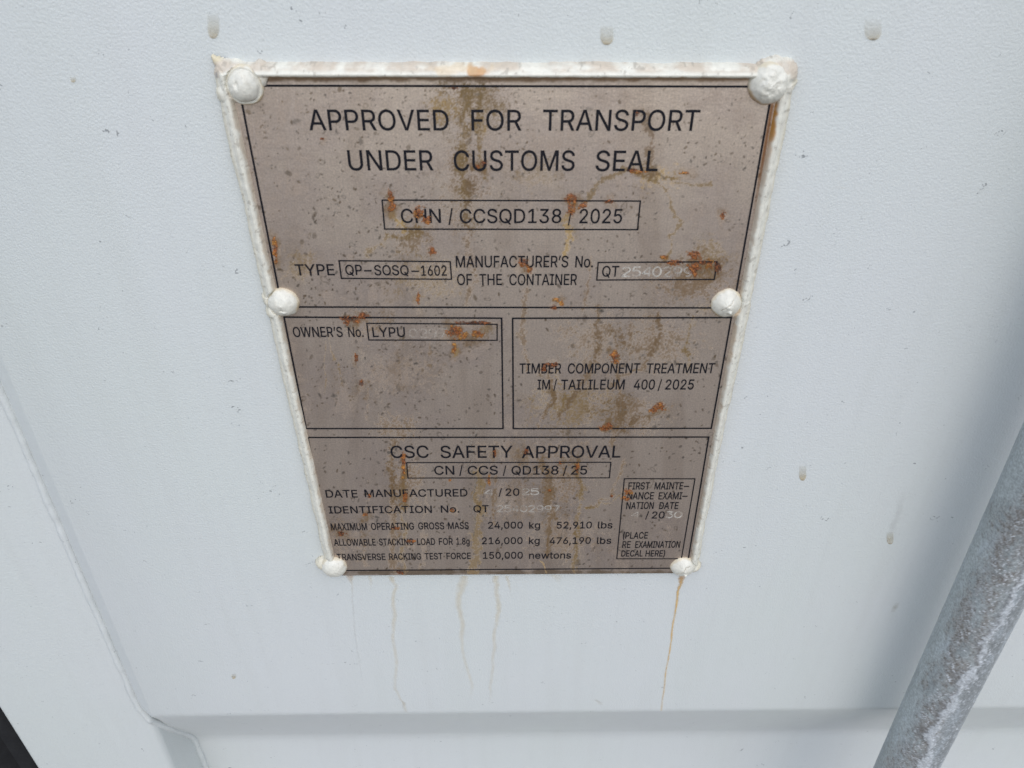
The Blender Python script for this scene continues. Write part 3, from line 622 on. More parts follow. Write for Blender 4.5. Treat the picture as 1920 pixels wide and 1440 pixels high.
RP = [
    [(733, 366, 7, 15, .9), (735, 388, 8, 12, .8)],
    [(785, 398, 11, 12, .9), (800, 412, 10, 8, .8)],
    [(514, 452, 4, 10, 1.3), (516, 470, 6, 18, .9), (518, 490, 4, 8, 1.3)],
    [(811, 470, 9, 9, .9)],
    [(1072, 372, 12, 9, .5), (1070, 392, 9, 16, 1.1), (1092, 386, 9, 8, .9)],
    [(1140, 378, 10, 5, .6)],
    [(982, 492, 11, 9, .6), (993, 505, 9, 7, .9)],
    [(1302, 478, 14, 11, .8), (1302, 505, 13, 16, .7), (1346, 500, 9, 11, .1), (1331, 496, 9, 12, 1.3), (1268, 492, 22, 5, .5), (1245, 482, 8, 5, 1.4), (1318, 492, 10, 6, .5)],
    [(655, 598, 17, 7, .4), (650, 604, 8, 7, .8), (681, 592, 10, 7, .4), (668, 603, 8, 5, 1.0)],
    [(853, 622, 17, 13, .9), (868, 630, 12, 9, 1.6), (849, 620, 8, 8, .4), (895, 625, 13, 9, 1.1), (890, 605, 32, 4, .2)],
    [(851, 655, 5, 13, 1.5)],
    [(784, 560, 4, 12, 1.1)],
    [(1044, 562, 7, 5, 1.6), (1053, 570, 5, 8, 1.6), (1038, 576, 7, 5, .6)],
    [(668, 672, 4, 9, .5)], [(677, 719, 6, 7, .5)],
    [(1152, 670, 9, 11, .8)],
    [(1034, 684, 16, 6, .4), (1020, 692, 7, 9, .6)],
    [(1238, 762, 13, 9, .9), (1226, 768, 9, 6, 1.0)],
    [(1133, 803, 12, 6, .9), (1142, 798, 7, 6, .6)],
    [(757, 862, 6, 14, .9), (757, 880, 4, 14, 1.4), (756, 895, 4, 4, 1.7)],
    [(760, 933, 5, 10, .7)],
    [(1178, 922, 8, 7, .9), (1175, 934, 8, 6, .9)],
    [(927, 850, 3, 9, .5)], [(986, 848, 7, 11, .5)],
    [(1031, 920, 6, 4, 1.1)], [(917, 900, 4, 10, 1.3)], [(1082, 878, 5, 12, .6)],
    [(750, 1072, 12, 5, .4)],
    [(908, 306, 8, 7, .6), (896, 312, 5, 5, .9)],
    [(1187, 318, 11, 6, .6), (1200, 322, 18, 4, 1.5)],
    [(1195, 211, 6, 7, .4)], [(604, 260, 5, 3, .6)], [(852, 165, 6, 3, .3)], [(1356, 403, 6, 9, .9)], [(1285, 324, 12, 3, 1.3)],
    [(848, 956, 5, 4, .8)], [(843, 900, 3, 3, 1.2)], [(1050, 868, 4, 3, .8)], [(1146, 930, 4, 3, .6)], [(693, 930, 4, 5, .7)], [(686, 965, 6, 4, 1.2)], [(640, 1000, 10, 6, .4)], [(771, 1015, 8, 4, .5)], [(742, 990, 8, 4, .5)],
]
for bl in RP:                                      # each breakthrough has bled a yellow-brown halo
    for (x, y, rx_, ry_, tn) in bl:
        d = np.hypot((W1 - x) / (rx_ * 1.9 + 3), (W2 - y - ry_ * .4) / (ry_ * 2.0 + 4))
        dirt(sstep(.1, .8, 1.15 - d + (n_md - .5) * 1.3 + (n_hi - .5) * .7) * (.5 + n_hf), (.17, .10, .04), .36)
# pits, spots and specks
r = np.random.RandomState(3)
ii = lambda u, v: None
spots = []
for _ in range(5200):
    u = r.uniform(455, 1445); v = r.uniform(160, 1070)
    dens = .9 if u < 900 else .6
    if r.rand() > dens * (.25 + 1.6 * max(0, float(fbm(np.array([u / 60]), np.array([v / 60]), 77, 3)[0]) - .25)): continue
    spots.append((u, v, r.choice([1.3, 1.7, 2.2, 3.0, 4.5], p=[.42, .34, .16, .06, .02]), r.rand()))
px_per_x = 1.0
for (u, v, s_, q) in spots:
    p = at(u, v)
    j = int((p[0] - gx[0]) / st); i = int((p[2] - gz[0]) / st)
    R = int(s_ * 3.0) + 2
    i0, i1, j0, j1 = max(0, i - R), min(len(gz), i + R + 1), max(0, j - R), min(len(gx), j + R + 1)
    if i1 <= i0 or j1 <= j0: continue
    sl = (slice(i0, i1), slice(j0, j1))
    ang = r.uniform(0, math.pi); ca, sa = math.cos(ang), math.sin(ang); el = r.uniform(1, 2.2)
    du, dv = U[sl] - u, V[sl] - v
    d = np.hypot((du * ca + dv * sa) / el, -du * sa + dv * ca) / s_ + (n_hi[sl] - .5) * 1.1
    if s_ > 2.5 and q > .6: m = np.clip(1 - np.abs(d - .9) / .3, 0, 1) * .55       # dried rings
    else: m = (1 - sstep(.6, 1.15, d)) * (.4 + .4 * q)
    colr = [(.14, .098, .055), (.12, .09, .06), (.17, .115, .055), (.15, .135, .115)][int(q * 97) % 4]
    A[sl] = mixc(A[sl], colr, m)
for _ in range(220):                              # pale flecks where the coating has lifted
    u = r.uniform(455, 1440); v = r.uniform(165, 1070); p = at(u, v)
    j = int((p[0] - gx[0]) / st); i = int((p[2] - gz[0]) / st)
    if 1 < i < len(gz) - 2 and 1 < j < len(gx) - 2: A[i, j] = mixc(A[i, j], (.62, .58, .53), np.array(.7))
A = mixc(A, (.14, .075, .025), (1 - sstep(0, 7, V - 149 + (n_md - .5) * 10)) * .85)          # brown line under the top rim
dR, _ = seg_dist(U, V, [(1448, 195), (1390, 540)])
A = mixc(A, (.30, .12, .03), (1 - sstep(1, 5, dR)) * (1 - sstep(280, 440, V)) * sstep(185, 200, V) * .9)
dB = np.abs(V - 1073)
A = mixc(A, (.22, .14, .06), (1 - sstep(1, 5, dB + (n_md - .5) * 14)) * .6)
pad = lambda M: np.pad(M, [(1, 1), (1, 1)] + [(0, 0)] * (M.ndim - 2), mode='edge')
PG = pad(np.stack([GX, GX * 0, GZ], -1))
PG[0, :, 1] = PG[-1, :, 1] = 0.0029; PG[:, 0, 1] = PG[:, -1, 1] = 0.0029
CG = pad(np.concatenate([np.clip(A, .01, 1), rough[..., None]], -1))
lx, rx = line_x((449, 240), (594, 900), -.001), line_x((1447, 240), (1323.5, 900), -.001)
keep = (PG[..., 0] > lx(PG[..., 2]) - .0022) & (PG[..., 0] < rx(PG[..., 2]) + .0022)
grid_part('plate_sheet', PG, M_PLATE, plate, CG, keep=keep)

# ---------- painted rim and sealant round the plate: one lumpy sheet over the top and both sides
zt = at(940, 147, -.001)[2]
st2 = 0.00032
fx_ = np.arange(-0.022, 0.212, st2); fz_ = np.arange(-0.007, 0.270, st2)
FX, FZ = np.meshgrid(fx_, fz_)
fu, fv = survey(FX, FX * 0, FZ)
big = (fbm(FX * 90, FZ * 90, 61, 3) - .5); mid_ = (fbm(FX * 330, FZ * 330, 62, 3) - .5); fin = (fbm(FX * 1100, FZ * 1100, 63, 3) - .5)
dl = lx(FZ) - FX; dr = FX - rx(FZ); dt = FZ - zt
side = np.maximum(dl, dr)
dd = np.where((side > 0) & (dt > 0), np.hypot(side, dt), np.maximum(side, dt))
endz = 0.0015
W_ = np.where(dt > side, .0044, .0062) + big * .0012 + mid_ * .0004 - .0010 * (FX > .1) * sstep(.2, .05, FZ)
t_ = dd / W_
xs_p = np.array([-.10, -.02, .05, .16, .32, .48, .60, .72, .86, .97, 1.25]); ys_p = np.array([.0022, .0026, .0042, .0053, .0056, .0050, .0042, .0038, .0031, .0014, -.0050])
h = np.interp(t_, xs_p, ys_p)
h = h + np.where((t_ > 0) & (t_ < 1), mid_ * .00028 + fin * .00005 + big * .0008, 0)
h = np.where(FZ < endz, h - ((endz - FZ) / .004) ** 2 * .006, h)
def blob(px, py, r_, hh, h, pw=.6):
    c = at(px, py, WALL)
    q = np.hypot(FX - c[0], FZ - c[2]) / r_ + mid_ * .35 + big * .15
    return np.maximum(h, np.where(q < 1.05, hh * np.sign(1 - q) * np.abs(1 - q * q) ** pw, -1))
h = blob(1450, 150, .0083, .0062, h); h = blob(1462, 140, .0062, .0058, h)
h = blob(428, 172, .0042, .0050, h); h = blob(450, 150, .0072, .0058, h); h = blob(427, 135, .0040, .0046, h); h = blob(490, 140, .0048, .005, h)
h = blob(512, 560, .0044, .005, h); h = blob(518, 580, .0044, .005, h); h = blob(1385, 562, .0046, .0056, h); h = blob(1379, 580, .0040, .005, h)
h = blob(608, 1052, .0046, .0048, h); h = blob(1300, 1058, .0040, .0046, h)
c0, c1 = at(448, 150, WALL), at(401, 105, WALL)
ds, fs = seg_dist(FX, FZ, [(c0[0], c0[2]), (c1[0], c1[2])])
q = ds / (.0066 * (1 - fs) + .0009) + mid_ * .4
h = np.maximum(h, np.where(q < 1.02, (.0052 * (1 - fs) + .0018) * np.sign(1 - q) * np.abs(1 - q * q) ** .6, -1))
for (px, py) in ((457, 161), (530, 569), (1364, 571), (626, 1066), (1282, 1066)):
    c = at(px, py, -.0015); h = np.minimum(h, np.where(np.hypot(FX - c[0], FZ - c[2]) < .0064, .0038, 1))
FY = WALL - h
keep = h > -0.0030
keep &= ~((t_ < -.06) & (FY > -0.0002))
CR = np.zeros(FX.shape + (3,)); CR[:] = (.68, .665, .585)
CR = mixc(CR, (.60, .555, .43), sstep(.6, .85, t_) * (dt <= 0) * .7)
CR = mixc(CR, (.50, .42, .33), sstep(.35, .65, t_) * (dt > 0) * sstep(.34, .60, fbm(FX * 140, FZ * 300, 64, 4)) * .8)
CR = mixc(CR, (.58, .55, .48), sstep(.55, .75, fbm(FX * 300, FZ * 300, 65, 4)) * .4)
CR = mixc(CR, (.30, .27, .22), sstep(.70, .77, fbm(FX * 700, FZ * 700, 66, 3)) * .5)
CR = mixc(CR, (.36, .21, .08), (1 - sstep(.03, .17, t_ + (mid_) * .3)) * np.where(dt > -.001, .9, .4) * sstep(.25, .55, fbm(FX * 120, FZ * 120, 67, 3) + .15))
q = np.hypot((fu - 891) / 26, (fv - 131) / 12) + mid_ * 1.6
CR = mixc(CR, (.44, .20, .055), (1 - sstep(.35, .95, q)) * .9)
q = np.hypot((fu - 850) / 80, (fv - 128) / 12) + mid_ * 1.6
CR = mixc(CR, (.62, .47, .28), (1 - sstep(.3, 1.0, q)) * .5)
m = (1 - sstep(.10, .26, t_ + mid_ * .3)) * (dr > -.001) * sstep(185, 198, fv) * (1 - sstep(235, 330, fv + big * 120))
CR = mixc(CR, (.42, .19, .03), np.clip(m, 0, 1) * .95)
m = (1 - sstep(.06, .2, t_ + mid_ * .3)) * (dr > -.001) * sstep(230, 260, fv) * (1 - sstep(330, 800, fv)) * sstep(.4, .6, fbm(FX * 200, FZ * 60, 68, 3))
CR = mixc(CR, (.50, .28, .10), np.clip(m, 0, 1) * .7)
q = np.hypot((fu - 402) / 16, (fv - 108) / 12); CR = mixc(CR, (.62, .54, .34), (1 - sstep(.4, 1.2, q)) * .7)
q = np.hypot((fu - 407) / 4, (fv - 139) / 9) + mid_; CR = mixc(CR, (.28, .29, .30), (1 - sstep(.5, 1.0, q)) * .7)
grid_part('rim', np.stack([FX, FY, FZ], -1), M_CREAM, plate, CR, keep=keep, label='cream painted rim of sealant round three sides')

# ---------- six rivets
def rivet(px, py, r_, H, kind, seed, label):
    c = at(px, py, -.0015)
    rr = np.concatenate([np.linspace(0, .8, 22), np.linspace(.82, 1, 14)]); an = np.linspace(0, 2 * math.pi, 72, endpoint=False)
    Rg, Ag = np.meshgrid(rr, an, indexing='ij')
    X = Rg * np.cos(Ag); Z = Rg * np.sin(Ag)
    wob = 1 + (fbm(np.cos(Ag) * 1.6 + 5, np.sin(Ag) * 1.6 + 5, seed, 2) - .5) * .12
    n = fbm(X * 3 + 9, Z * 3 + 9, seed + 1, 4) - .5; nf = fbm(X * 9 + 9, Z * 9 + 9, seed + 2, 3) - .5
    prof_ = np.sqrt(np.clip(1 - Rg ** 2, 0, 1))
    cone = (1 - Rg)
    if kind == 'cone': hh = .52 * prof_ + .48 * cone
    elif kind == 'lip': hh = np.where(Rg < .80, .22 + .78 * np.sqrt(np.clip(1 - (Rg / .82) ** 2, 0, 1)), .30 * np.sqrt(np.clip(1 - ((Rg - .86) / .14) ** 2, 0, 1)) + .0)
    else: hh = prof_ ** 1.1
    hh = hh * (1 + n * .12) + nf * .018 * (1 - Rg ** 6)
    C = np.zeros(Rg.shape + (3,)); C[:] = (.67, .655, .58)
    if kind == 'cone':                                    # a nub where the shank broke off, below the middle
        hh += .26 * np.exp(-(((X - .12) / .12) ** 2 + ((Z + .38) / .10) ** 2)) 
        cr = np.abs((X + .1) - (Z - .02) * .9 + n * .5); hh -= .07 * np.exp(-(cr / .05) ** 2) * (Rg < .55)
        C = mixc(C, (.40, .36, .29), np.exp(-(cr / .045) ** 2) * (Rg < .55) * .7)
    if kind == 'dent':
        hh -= .16 * np.exp(-(((X + .05) / .13) ** 2 + ((Z + .36) / .07) ** 2)); hh += .12 * np.exp(-(((X - .1) / .14) ** 2 + ((Z + .5) / .07) ** 2))
        C = mixc(C, (.20, .19, .17), np.exp(-(((X + .02) / .07) ** 2 + ((Z + .36) / .03) ** 2)) * .8)
    if kind == 'lip':
        hh -= .13 * np.exp(-(((X + .25) / .10) ** 2 + ((Z - .12) / .18) ** 2))
    if kind == 'rough':
        hh += (fbm(X * 4 + 3, Z * 4 + 3, seed + 5, 3) - .5) * .24 * (1 - Rg ** 4)
        C = mixc(C, (.42, .19, .04), sstep(.82, .98, Rg + n * .2) * sstep(.1, .6, -Z) * .9)
    C = mixc(C, (.56, .53, .45), sstep(.0, .25, n) * .35)
    C = mixc(C, (.60, .49, .30), sstep(.86, .97, Rg + n * .25) * .5)
    C = mixc(C, (.40, .37, .31), sstep(.16, .26, nf) * .35)
    C = mixc(C, (.46, .33, .18), sstep(.90, 1.0, Rg + n * .2) * sstep(-.2, .5, -Z + n) * .55)
    Y = .0004 - np.maximum(hh * H, 0); Y[-1] = .0006
    Pp = np.stack([c[0] + X * r_ * wob, Y, c[2] + Z * r_ * wob], -1)
    grid_part('rivet', Pp, M_CREAM, plate, C, wrap=True, label=label)
rivet(457, 161, .0069, .0056, 'lip', 200, 'cream painted rivet at the top left corner with a raised lip')
rivet(1443, 158, .0073, .0058, 'rough', 210, 'lumpy cream rivet at the top right corner, rusty below')
rivet(530, 569, .0066, .0052, 'dent', 220, 'cream painted rivet halfway down the left side')
rivet(1364, 571, .0067, .0056, 'cone', 230, 'cracked cone shaped rivet halfway down the right side')
rivet(626, 1066, .0071, .0050, 'dome', 240, 'cream painted rivet at the bottom left corner')
rivet(1282, 1066, .0071, .0052, 'cone', 250, 'cone shaped rivet at the bottom right corner')

# ---------- printed frame lines
INK_Y = -0.00016
def box_line(name, corners, w, label=None, y=INK_Y):
    p = np.array([at(*c) for c in corners])[:, [0, 2]]            # TL TR BR BL
    s = np.array([(1, -1), (-1, -1), (-1, 1), (1, 1)]) * (w / 2)
    o_, i_ = p - s, p + s
    V = [(a[0], y, a[1]) for a in o_] + [(a[0], y, a[1]) for a in i_]
    F = [(k, (k + 1) % 4, 4 + (k + 1) % 4, 4 + k) for k in range(4)]
    return part(name, V, F, M_INK, plate, smooth=False, label=label)
BW, NW = .00072, .00056
box_line('border_line', [(447.2, 160.5), (1448.8, 162.3), (1374.9, 577.2), (528.6, 575.3)], BW, 'border round the transport approval')
box_line('border_line', [(532.6, 594.4), (940.6, 596.4), (943.2, 803.4), (574.2, 803.4)], BW, "border round the owner's number")
box_line('border_line', [(961.2, 596.6), (1371.2, 595.3), (1333.6, 802.9), (962.5, 803.4)], BW, 'border round the timber treatment')
box_line('border_line', [(577.2, 820.1), (1328.9, 819.2), (1287.6, 1065), (625.8, 1069.6)], BW, 'border round the safety approval')
approval_box = box_line('number_box', [(716.5, 375), (1200.6, 376.8), (1195.3, 430.4), (721.3, 429.2)], NW)
type_box = box_line('number_box', [(635.8, 488.6), (844.2, 490.3), (846.6, 523.4), (640.2, 521.7)], NW)
maker_box = box_line('number_box', [(1121.6, 491.9), (1344.4, 490.6), (1339.2, 523.6), (1118.9, 524.9)], NW)
owner_box = box_line('number_box', [(687.8, 605.9), (932.0, 607.8), (932.1, 637.9), (691.6, 637.3)], NW)
safety_box = box_line('number_box', [(762.4, 867.2), (1145.3, 866.6), (1142.6, 895.7), (764.9, 896.1)], NW)
exam_box = box_line('number_box', [(1170.6, 897.3), (1303, 897.6), (1277.6, 1047.5), (1156.4, 1047.5)], NW)

# ---------- printed lettering
BOLD = 0.060                                       # mm the print has spread on each side
def fill_outline(polys):
    """union of closed contours (non-zero winding) -> vertices, triangles"""
    out = []
    for p in polys:                                # spread the contour to its left, which is outwards
        p = np.array(p, float); a = np.roll(p, 1, 0); c = np.roll(p, -1, 0)
        d0 = p - a; d1 = c - p
        d0 /= np.linalg.norm(d0, axis=1)[:, None] + 1e-12; d1 /= np.linalg.norm(d1, axis=1)[:, None] + 1e-12
        n0 = np.stack([-d0[:, 1], d0[:, 0]], 1); n1 = np.stack([-d1[:, 1], d1[:, 0]], 1)
        mm = n0 + n1; mm /= np.maximum(np.linalg.norm(mm, axis=1)[:, None], 1e-6)
        out.append(p + mm * (BOLD / np.maximum((mm * n0).sum(1), .45))[:, None])
    vs, es = [], []
    for p in out:
        i0 = len(vs); n = len(p)
        vs += [Vector((float(q[0]), float(q[1]))) for q in p]
        es += [(i0 + k, i0 + (k + 1) % n) for k in range(n)]
    rv, _, rf, *_ = delaunay_2d_cdt(vs, es, [], 0, 1e-5)
    rv = np.array([(v.x, v.y) for v in rv])
    cen = np.array([rv[list(f)].mean(0) for f in rf])
    wind = np.zeros(len(cen))
    for p in out:
        q = np.roll(p, -1, 0)
        for (ax, ay), (bx, by) in zip(p, q):
            side_ = (bx - ax) * (cen[:, 1] - ay) - (by - ay) * (cen[:, 0] - ax)
            wind += np.where((ay <= cen[:, 1]) & (by > cen[:, 1]) & (side_ > 0), 1, 0) - np.where((ay > cen[:, 1]) & (by <= cen[:, 1]) & (side_ < 0), 1, 0)
    return rv, [f for f, w in zip(rf, wind) if w != 0]

def text_line(read, A_, B_, words, parent=None):
    """A_, B_: (px, baseline py, cap top py) at two ends; words: (text, px0, end, px1, end) measured at b(ottom), m(iddle) or t(op) of the letter"""
    def row(px, k):
        f = (px - A_[0]) / (B_[0] - A_[0]); b = A_[1] + (B_[1] - A_[1]) * f; t = A_[2] + (B_[2] - A_[2]) * f
        return {'b': b, 't': t, 'm': (b + t) / 2}[k]
    V, F = [], []
    for (txt, x0, e0, x1, e1) in words:
        X0 = at(x0, row(x0, e0))[0] * 1000; X1 = at(x1, row(x1, e1))[0] * 1000
        xm = (x0 + x1) / 2
        zb, zt_ = at(xm, row(xm, 'b'))[2] * 1000, at(xm, row(xm, 't'))[2] * 1000
        pen = 0; glyphs = []
        for ch in txt:
            adv, data = GLYPHS[ch]
            if data: glyphs.append([[(pen + int(a), int(b)) for a, b in (q.split(',') for q in s_.split(' '))] for s_ in data.split(';')])
            pen += adv
        mn = min(p[0] for g in glyphs for s_ in g for p in s_); mx = max(p[0] for g in glyphs for s_ in g for p in s_)
        kx = (X1 - X0) / (mx - mn); kz = (zt_ - zb) / 509.0
        for g in glyphs:
            rv, rf = fill_outline([[(X0 + (a - mn) * kx, zb + b * kz) for a, b in s_] for s_ in g])
            i0 = len(V)
            V += [(x / 1000, INK_Y, z / 1000) for x, z in rv]
            F += [tuple(i0 + k for k in f) for f in rf]
    return part('lettering', V, F, M_INK, parent or plate, smooth=False, label=read)
b, t, m = 'b', 't', 'm'
text_line('APPROVED FOR TRANSPORT', (600, 244, 205.6), (1300, 245, 206), [('APPROVED', 580.9, b, 840.9, m), ('FOR', 884, m, 977.5, b), ('TRANSPORT', 1018.7, t, 1313.4, t)])
text_line('UNDER CUSTOMS SEAL', (660, 319, 281.6), (1220, 320.6, 282.5), [('UNDER', 650.6, t, 812.8, b), ('CUSTOMS', 851, m, 1077.5, m), ('SEAL', 1117.5, m, 1232.2, b)])
text_line('CHN / CCSQD138 / 2025', (750, 417.5, 391.6), (1160, 418.4, 391.9), [('CHN', 751.9, m, 826.3, m), ('/', 841, b, 848.8, t), ('CCSQD138', 862.2, m, 1052.5, m), ('/', 1065, b, 1072.8, t), ('2025', 1086.9, m, 1166.6, m)], approval_box)
text_line('TYPE', (552, 515.9, 495.3), (628, 515.9, 495.4), [('TYPE', 552, t, 628, b)])
text_line('QP–SOSQ–1602', (647, 515, 496.4), (837, 516.7, 498), [('QP', 647.6, m, 678.5, m), ('–', 682.7, m, 696.5, m), ('SOSQ', 701.8, m, 766, m), ('–', 771.5, m, 785.5, m), ('1602', 789.5, m, 837.2, m)], type_box)
text_line("MANUFACTURER'S No.", (855, 500.9, 479.4), (1112, 501, 480), [('MANUFACTURER’S', 854.9, m, 1065.4, m), ('No.', 1079.2, m, 1111.5, b)])
text_line('OF THE CONTAINER', (857, 534.2, 513.8), (1081, 534.2, 513.8), [('OF', 857.2, m, 884.6, t), ('THE', 898.9, t, 940.9, m), ('CONTAINER', 955.3, m, 1081, b)])
text_line('QT', (1129, 518.4, 498.7), (1161, 518.2, 498.7), [('QT', 1129.2, m, 1161.2, t)], maker_box)
text_line("OWNER'S No.", (549, 631.5, 612.8), (682, 631.5, 613), [('OWNER’S', 549.4, m, 641.9, m), ('No.', 653, m, 682.2, b)])
text_line('LYPU', (698, 631.5, 613.6), (759, 631.5, 613.6), [('LYPU', 698.6, m, 759, m)], owner_box)
text_line('TIMBER COMPONENT TREATMENT', (974, 700, 681.4), (1341, 699.4, 681), [('TIMBER', 974.3, t, 1051.6, b), ('COMPONENT', 1064.9, m, 1200.8, t), ('TREATMENT', 1213.9, t, 1341.5, t)])
text_line('IM / TAILILEUM 400 / 2025', (1008, 730, 711.8), (1301, 730, 711.6), [('IM', 1008, m, 1031, m), ('/', 1038, b, 1044, t), ('TAILILEUM', 1052.9, t, 1170.9, m), ('400', 1189, m, 1227.7, m), ('/', 1233.4, b, 1241.2, t), ('2025', 1248.2, m, 1301, m)])
text_line('CSC SAFETY APPROVAL', (732, 858.2, 835.7), (1163, 857.9, 835.7), [('CSC', 732.4, m, 803.4, m), ('SAFETY', 825.9, m, 961, t), ('APPROVAL', 978.8, b, 1162.7, b)])
text_line('CN / CCS / QD138 / 25', (814, 889.7, 873.6), (1101, 889.4, 873.3), [('CN', 814.4, m, 851.6, m), ('/', 861.4, b, 867.2, t), ('CCS', 877, m, 933.2, m), ('/', 943.3, b, 949, t), ('QD138', 959.3, m, 1046.9, m), ('/', 1055.6, b, 1063, t), ('25', 1071, m, 1100.8, m)], safety_box)
text_line('DATE MANUFACTURED / 20', (611, 932.8, 919), (974, 929, 915.6), [('DATE', 610.9, m, 670, m), ('MANUFACTURED', 683.8, m, 876.3, m), ('/', 934.8, b, 941, t), ('20', 948.3, m, 973.6, m)])
text_line('IDENTIFICATION No. QT', (616, 962.7, 949.6), (916, 960, 947.2), [('IDENTIFICATION', 616.2, m, 809.4, m), ('No.', 826.6, m, 861.4, b), ('QT', 887.8, m, 916, t)])
text_line('MAXIMUM OPERATING GROSS MASS', (621, 994.3, 981.3), (879, 991.3, 979), [('MAXIMUM', 620.7, m, 687.9, m), ('OPERATING', 695.9, m, 775.9, m), ('GROSS', 784.2, m, 832.8, m), ('MASS', 840.3, m, 878.6, m)])
text_line('24,000 kg 52,910 lbs', (915, 990.8, 978.4), (1148, 990.3, 978), [('24,000', 915.3, m, 980, m), ('kg', 992.3, m, 1012.5, m), ('52,910', 1044, m, 1109.5, m), ('lbs', 1121.4, m, 1148.4, m)])
text_line('ALLOWABLE STACKING LOAD FOR 1.8g', (627, 1023, 1010.8), (880, 1020.7, 1008.5), [('ALLOWABLE', 627.2, b, 704, m), ('STACKING', 710.8, m, 774.8, m), ('LOAD', 782.3, m, 815.6, m), ('FOR', 823, m, 848.8, m), ('1.8g', 855.7, m, 880.2, m)])
text_line('216,000 kg 476,190 lbs', (904, 1019.8, 1007.6), (1146, 1019.3, 1007.2), [('216,000', 903.8, m, 979.7, m), ('kg', 991.9, m, 1011.8, m), ('476,190', 1030.9, m, 1107.6, m), ('lbs', 1119.6, m, 1146.2, m)])
text_line('TRANSVERSE RACKING TEST FORCE', (631, 1050.5, 1038.6), (883, 1047.7, 1036.2), [('TRANSVERSE', 631, t, 722.3, m), ('RACKING', 729.6, m, 789.2, m), ('TEST', 796, t, 829.3, t), ('FORCE', 837.4, m, 882.5, m)])
text_line('150,000 newtons', (905, 1047.2, 1035), (1070, 1047, 1034.8), [('150,000', 905.7, m, 980, m), ('newtons', 992.3, m, 1070.5, m)])
text_line('FIRST MAINTE–', (1177, 917.4, 904.4), (1292, 917.2, 904.2), [('FIRST', 1177.7, b, 1219, t), ('MAINTE', 1227, b, 1281.9, t), ('–', 1282.8, m, 1292, m)], exam_box)
text_line('NANCE EXAMI–', (1175, 936, 923), (1289, 935.9, 922.9), [('NANCE', 1176, b, 1225.6, m), ('EXAMI', 1234.4, b, 1278.7, m), ('–', 1279.8, m, 1288.9, m)], exam_box)
text_line('NATION DATE', (1174, 954, 941.5), (1273, 954, 941.5), [('NATION', 1174, b, 1226.5, t), ('DATE', 1235.6, b, 1273, t)], exam_box)
text_line('/ 20', (1210, 971.9, 959.1), (1246, 971.8, 959.1), [('/', 1210, b, 1216.9, t), ('20', 1222.7, m, 1246, m)], exam_box)
text_line('(PLACE', (1168, 1009.6, 997.8), (1216, 1009.6, 997.8), [('(PLACE', 1168.5, m, 1215.4, t)], exam_box)
text_line('RE EXAMINATION', (1166, 1026.9, 1014.8), (1276, 1026.7, 1014.6), [('RE', 1166.6, b, 1183, t), ('EXAMINATION', 1190.6, b, 1276, t)], exam_box)
text_line('DECAL HERE)', (1164, 1043, 1031.9), (1247, 1043, 1031.8), [('DECAL', 1164.7, b, 1204.4, b), ('HERE)', 1210, b, 1246.9, m)], exam_box)

# ---------- figures stamped by hand with steel punches
def arcp(cx, cy, rx_, ry_, a0, a1, n=12): return [(cx + rx_ * math.cos(math.radians(a)), cy + ry_ * math.sin(math.radians(a))) for a in np.linspace(a0, a1, n)]
PUNCH = {'2': [arcp(.5, .72, .46, .28, 170, -35) + [(.04, .0), (1, .0)]],
         '5': [[(.95, 1), (.15, 1), (.08, .56)] + arcp(.48, .33, .50, .33, 125, -160, 16)],
         '4': [[(.80, 0), (.80, 1)], [(.76, 1), (.02, .30), (1.05, .30)]],
         '0': [arcp(.5, .5, .48, .5, 80, -280, 28)],
         '9': [arcp(.5, .68, .45, .32, 0, 350, 22), [(.95, .70), (.90, .30), (.70, .03), (.30, .0)]],
         '7': [[(.02, 1), (1, 1), (.42, 0)]],
         '3': [[(.06, 1), (.92, 1), (.48, .60)] + arcp(.48, .31, .46, .31, 80, -160, 14)]}
def stamped(read, items, base, top, mat=M_STAMP):
    V, F = [], []
    lay = 0
    for ch, x0, x1 in items:
        a = at(x0, base); b_ = at(x1, base); h_ = at(x0, top)[2] - a[2]; w_ = b_[0] - a[0]
        for pl in PUNCH[ch]:
            p = np.array(pl) * [w_, h_] + [a[0], a[2]]
            d = np.r_[0, np.cumsum(np.linalg.norm(np.diff(p, axis=0), axis=1))]
            s_ = np.linspace(0, d[-1], 40); p = np.stack([np.interp(s_, d, p[:, k]) for k in (0, 1)], 1)
            tg = np.gradient(p, axis=0); tg /= np.linalg.norm(tg, axis=1)[:, None] + 1e-9
            nn = np.stack([-tg[:, 1], tg[:, 0]], 1); wd = .00036
            i0 = len(V); lay += 1
            for (c_, n_) in zip(p, nn):
                for sgn in (-1, 1): V.append((c_[0] + sgn * n_[0] * wd, -.00006 - .000002 * lay, c_[1] + sgn * n_[1] * wd))
            F += [(i0 + 2 * k, i0 + 2 * k + 1, i0 + 2 * k + 3, i0 + 2 * k + 2) for k in range(39)]
    part('stamped_number', V, F, mat, plate, smooth=False, label=read)
seq = lambda s, x, w, p: [(c, x + i * p, x + i * p + w) for i, c in enumerate(s)]
stamped("pale stamped figures after QT in the manufacturer's number", seq('2540', 1165.5, 15.5, 19.2), 518, 500.8)
stamped('stamped figures almost lost in rust', seq('299', 1242.3, 15.5, 19.2), 518, 500.8, M_STAMP_FAINT)
stamped("faint stamped figures after LYPU", seq('0297', 768, 15, 18.1), 632, 616.8, M_STAMP_GHOST)
stamped('stamped month of manufacture', [('4', 908, 925)], 929, 916.5, M_STAMP_FAINT)
stamped('stamped year of manufacture', [('5', 995, 1010)], 927.3, 916.2)
stamped('first figure of the stamped year, nearly worn away', [('2', 979, 992.5)], 927.3, 916.2, M_STAMP_FAINT)
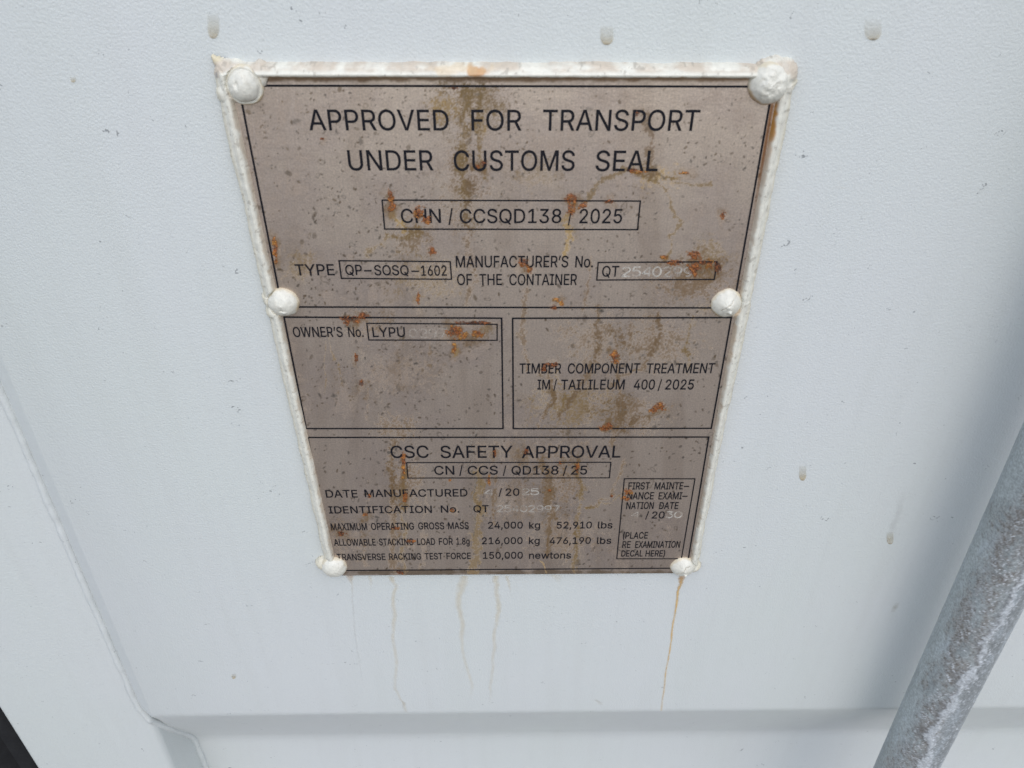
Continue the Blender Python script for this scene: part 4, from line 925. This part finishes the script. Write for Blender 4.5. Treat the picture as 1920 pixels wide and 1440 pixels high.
stamped('faint stamped identification number', [('2', 932, 943.5), ('5', 946, 958), ('4', 960, 972), ('0', 975.5, 988.5), ('2', 990.5, 1003), ('9', 1006, 1018.5), ('9', 1021, 1033.5), ('7', 1036, 1048)], 959.4, 948, M_STAMP_FAINT)
stamped('stamped month of the first examination', [('4', 1183, 1197.5)], 970, 959.6, M_STAMP_FAINT)
stamped('stamped year of the first examination', [('3', 1248, 1261), ('0', 1263.5, 1277.5)], 970.4, 959.4)

# ---------- crusts of rust that have broken through, over the print
def rust_patch(blobs, label=None, seed=0):
    """blobs: (px, py, rx, ry, tone) tone 0 dark red-brown .. 1 orange .. 2 ochre"""
    bl = np.array(blobs, float)
    u0, u1 = (bl[:, 0] - bl[:, 2] * 1.5).min(), (bl[:, 0] + bl[:, 2] * 1.5).max(); v0, v1 = (bl[:, 1] - bl[:, 3] * 1.5).min(), (bl[:, 1] + bl[:, 3] * 1.5).max()
    us = np.arange(u0, u1, .8); vs = np.arange(v0, v1, .8)
    uu, vv = np.meshgrid(us, vs)
    nm = fbm(uu / 7 + seed, vv / 7, 300 + seed, 4, .65) - .5; nh = fbm(uu / 2.2 + seed, vv / 2.2, 330 + seed, 3) - .5
    f = np.full(uu.shape, -1.0); tone = np.zeros(uu.shape)
    for (x, y, rx_, ry_, tn) in blobs:
        g = 1.05 - np.hypot((uu - x) / rx_, (vv - y) / ry_) + nm * 1.7 + nh * .7
        k = g > f; tone = np.where(k, tn, tone); f = np.maximum(f, g)
    al = sstep(-.02, .5, f)
    tone = np.clip(tone + nm * 2.4 + nh * 1.8, 0, 2)[..., None]
    c0, c1, c2 = np.array((.070, .026, .014)), np.array((.31, .092, .018)), np.array((.42, .20, .04))
    C = np.where(tone < 1, c0 + (c1 - c0) * tone, c1 + (c2 - c1) * (tone - 1))
    d = np.stack([uu - 960, -(vv - 720), np.full(uu.shape, -FPX)], -1) @ CAM_R.T
    tt = (0 - CAM_P[1]) / d[..., 1]
    Pp = CAM_P + d * tt[..., None]
    Pp[..., 1] = -.00008 - np.clip(f, 0, 1) * .00017 * (1 + nh * 2.6)
    grid_part('rust_patch', Pp, M_RUST, plate, np.concatenate([C, al[..., None] * .96], -1), keep=al > .01, label=label)
for k, bl in enumerate(RP): rust_patch(bl, seed=k)
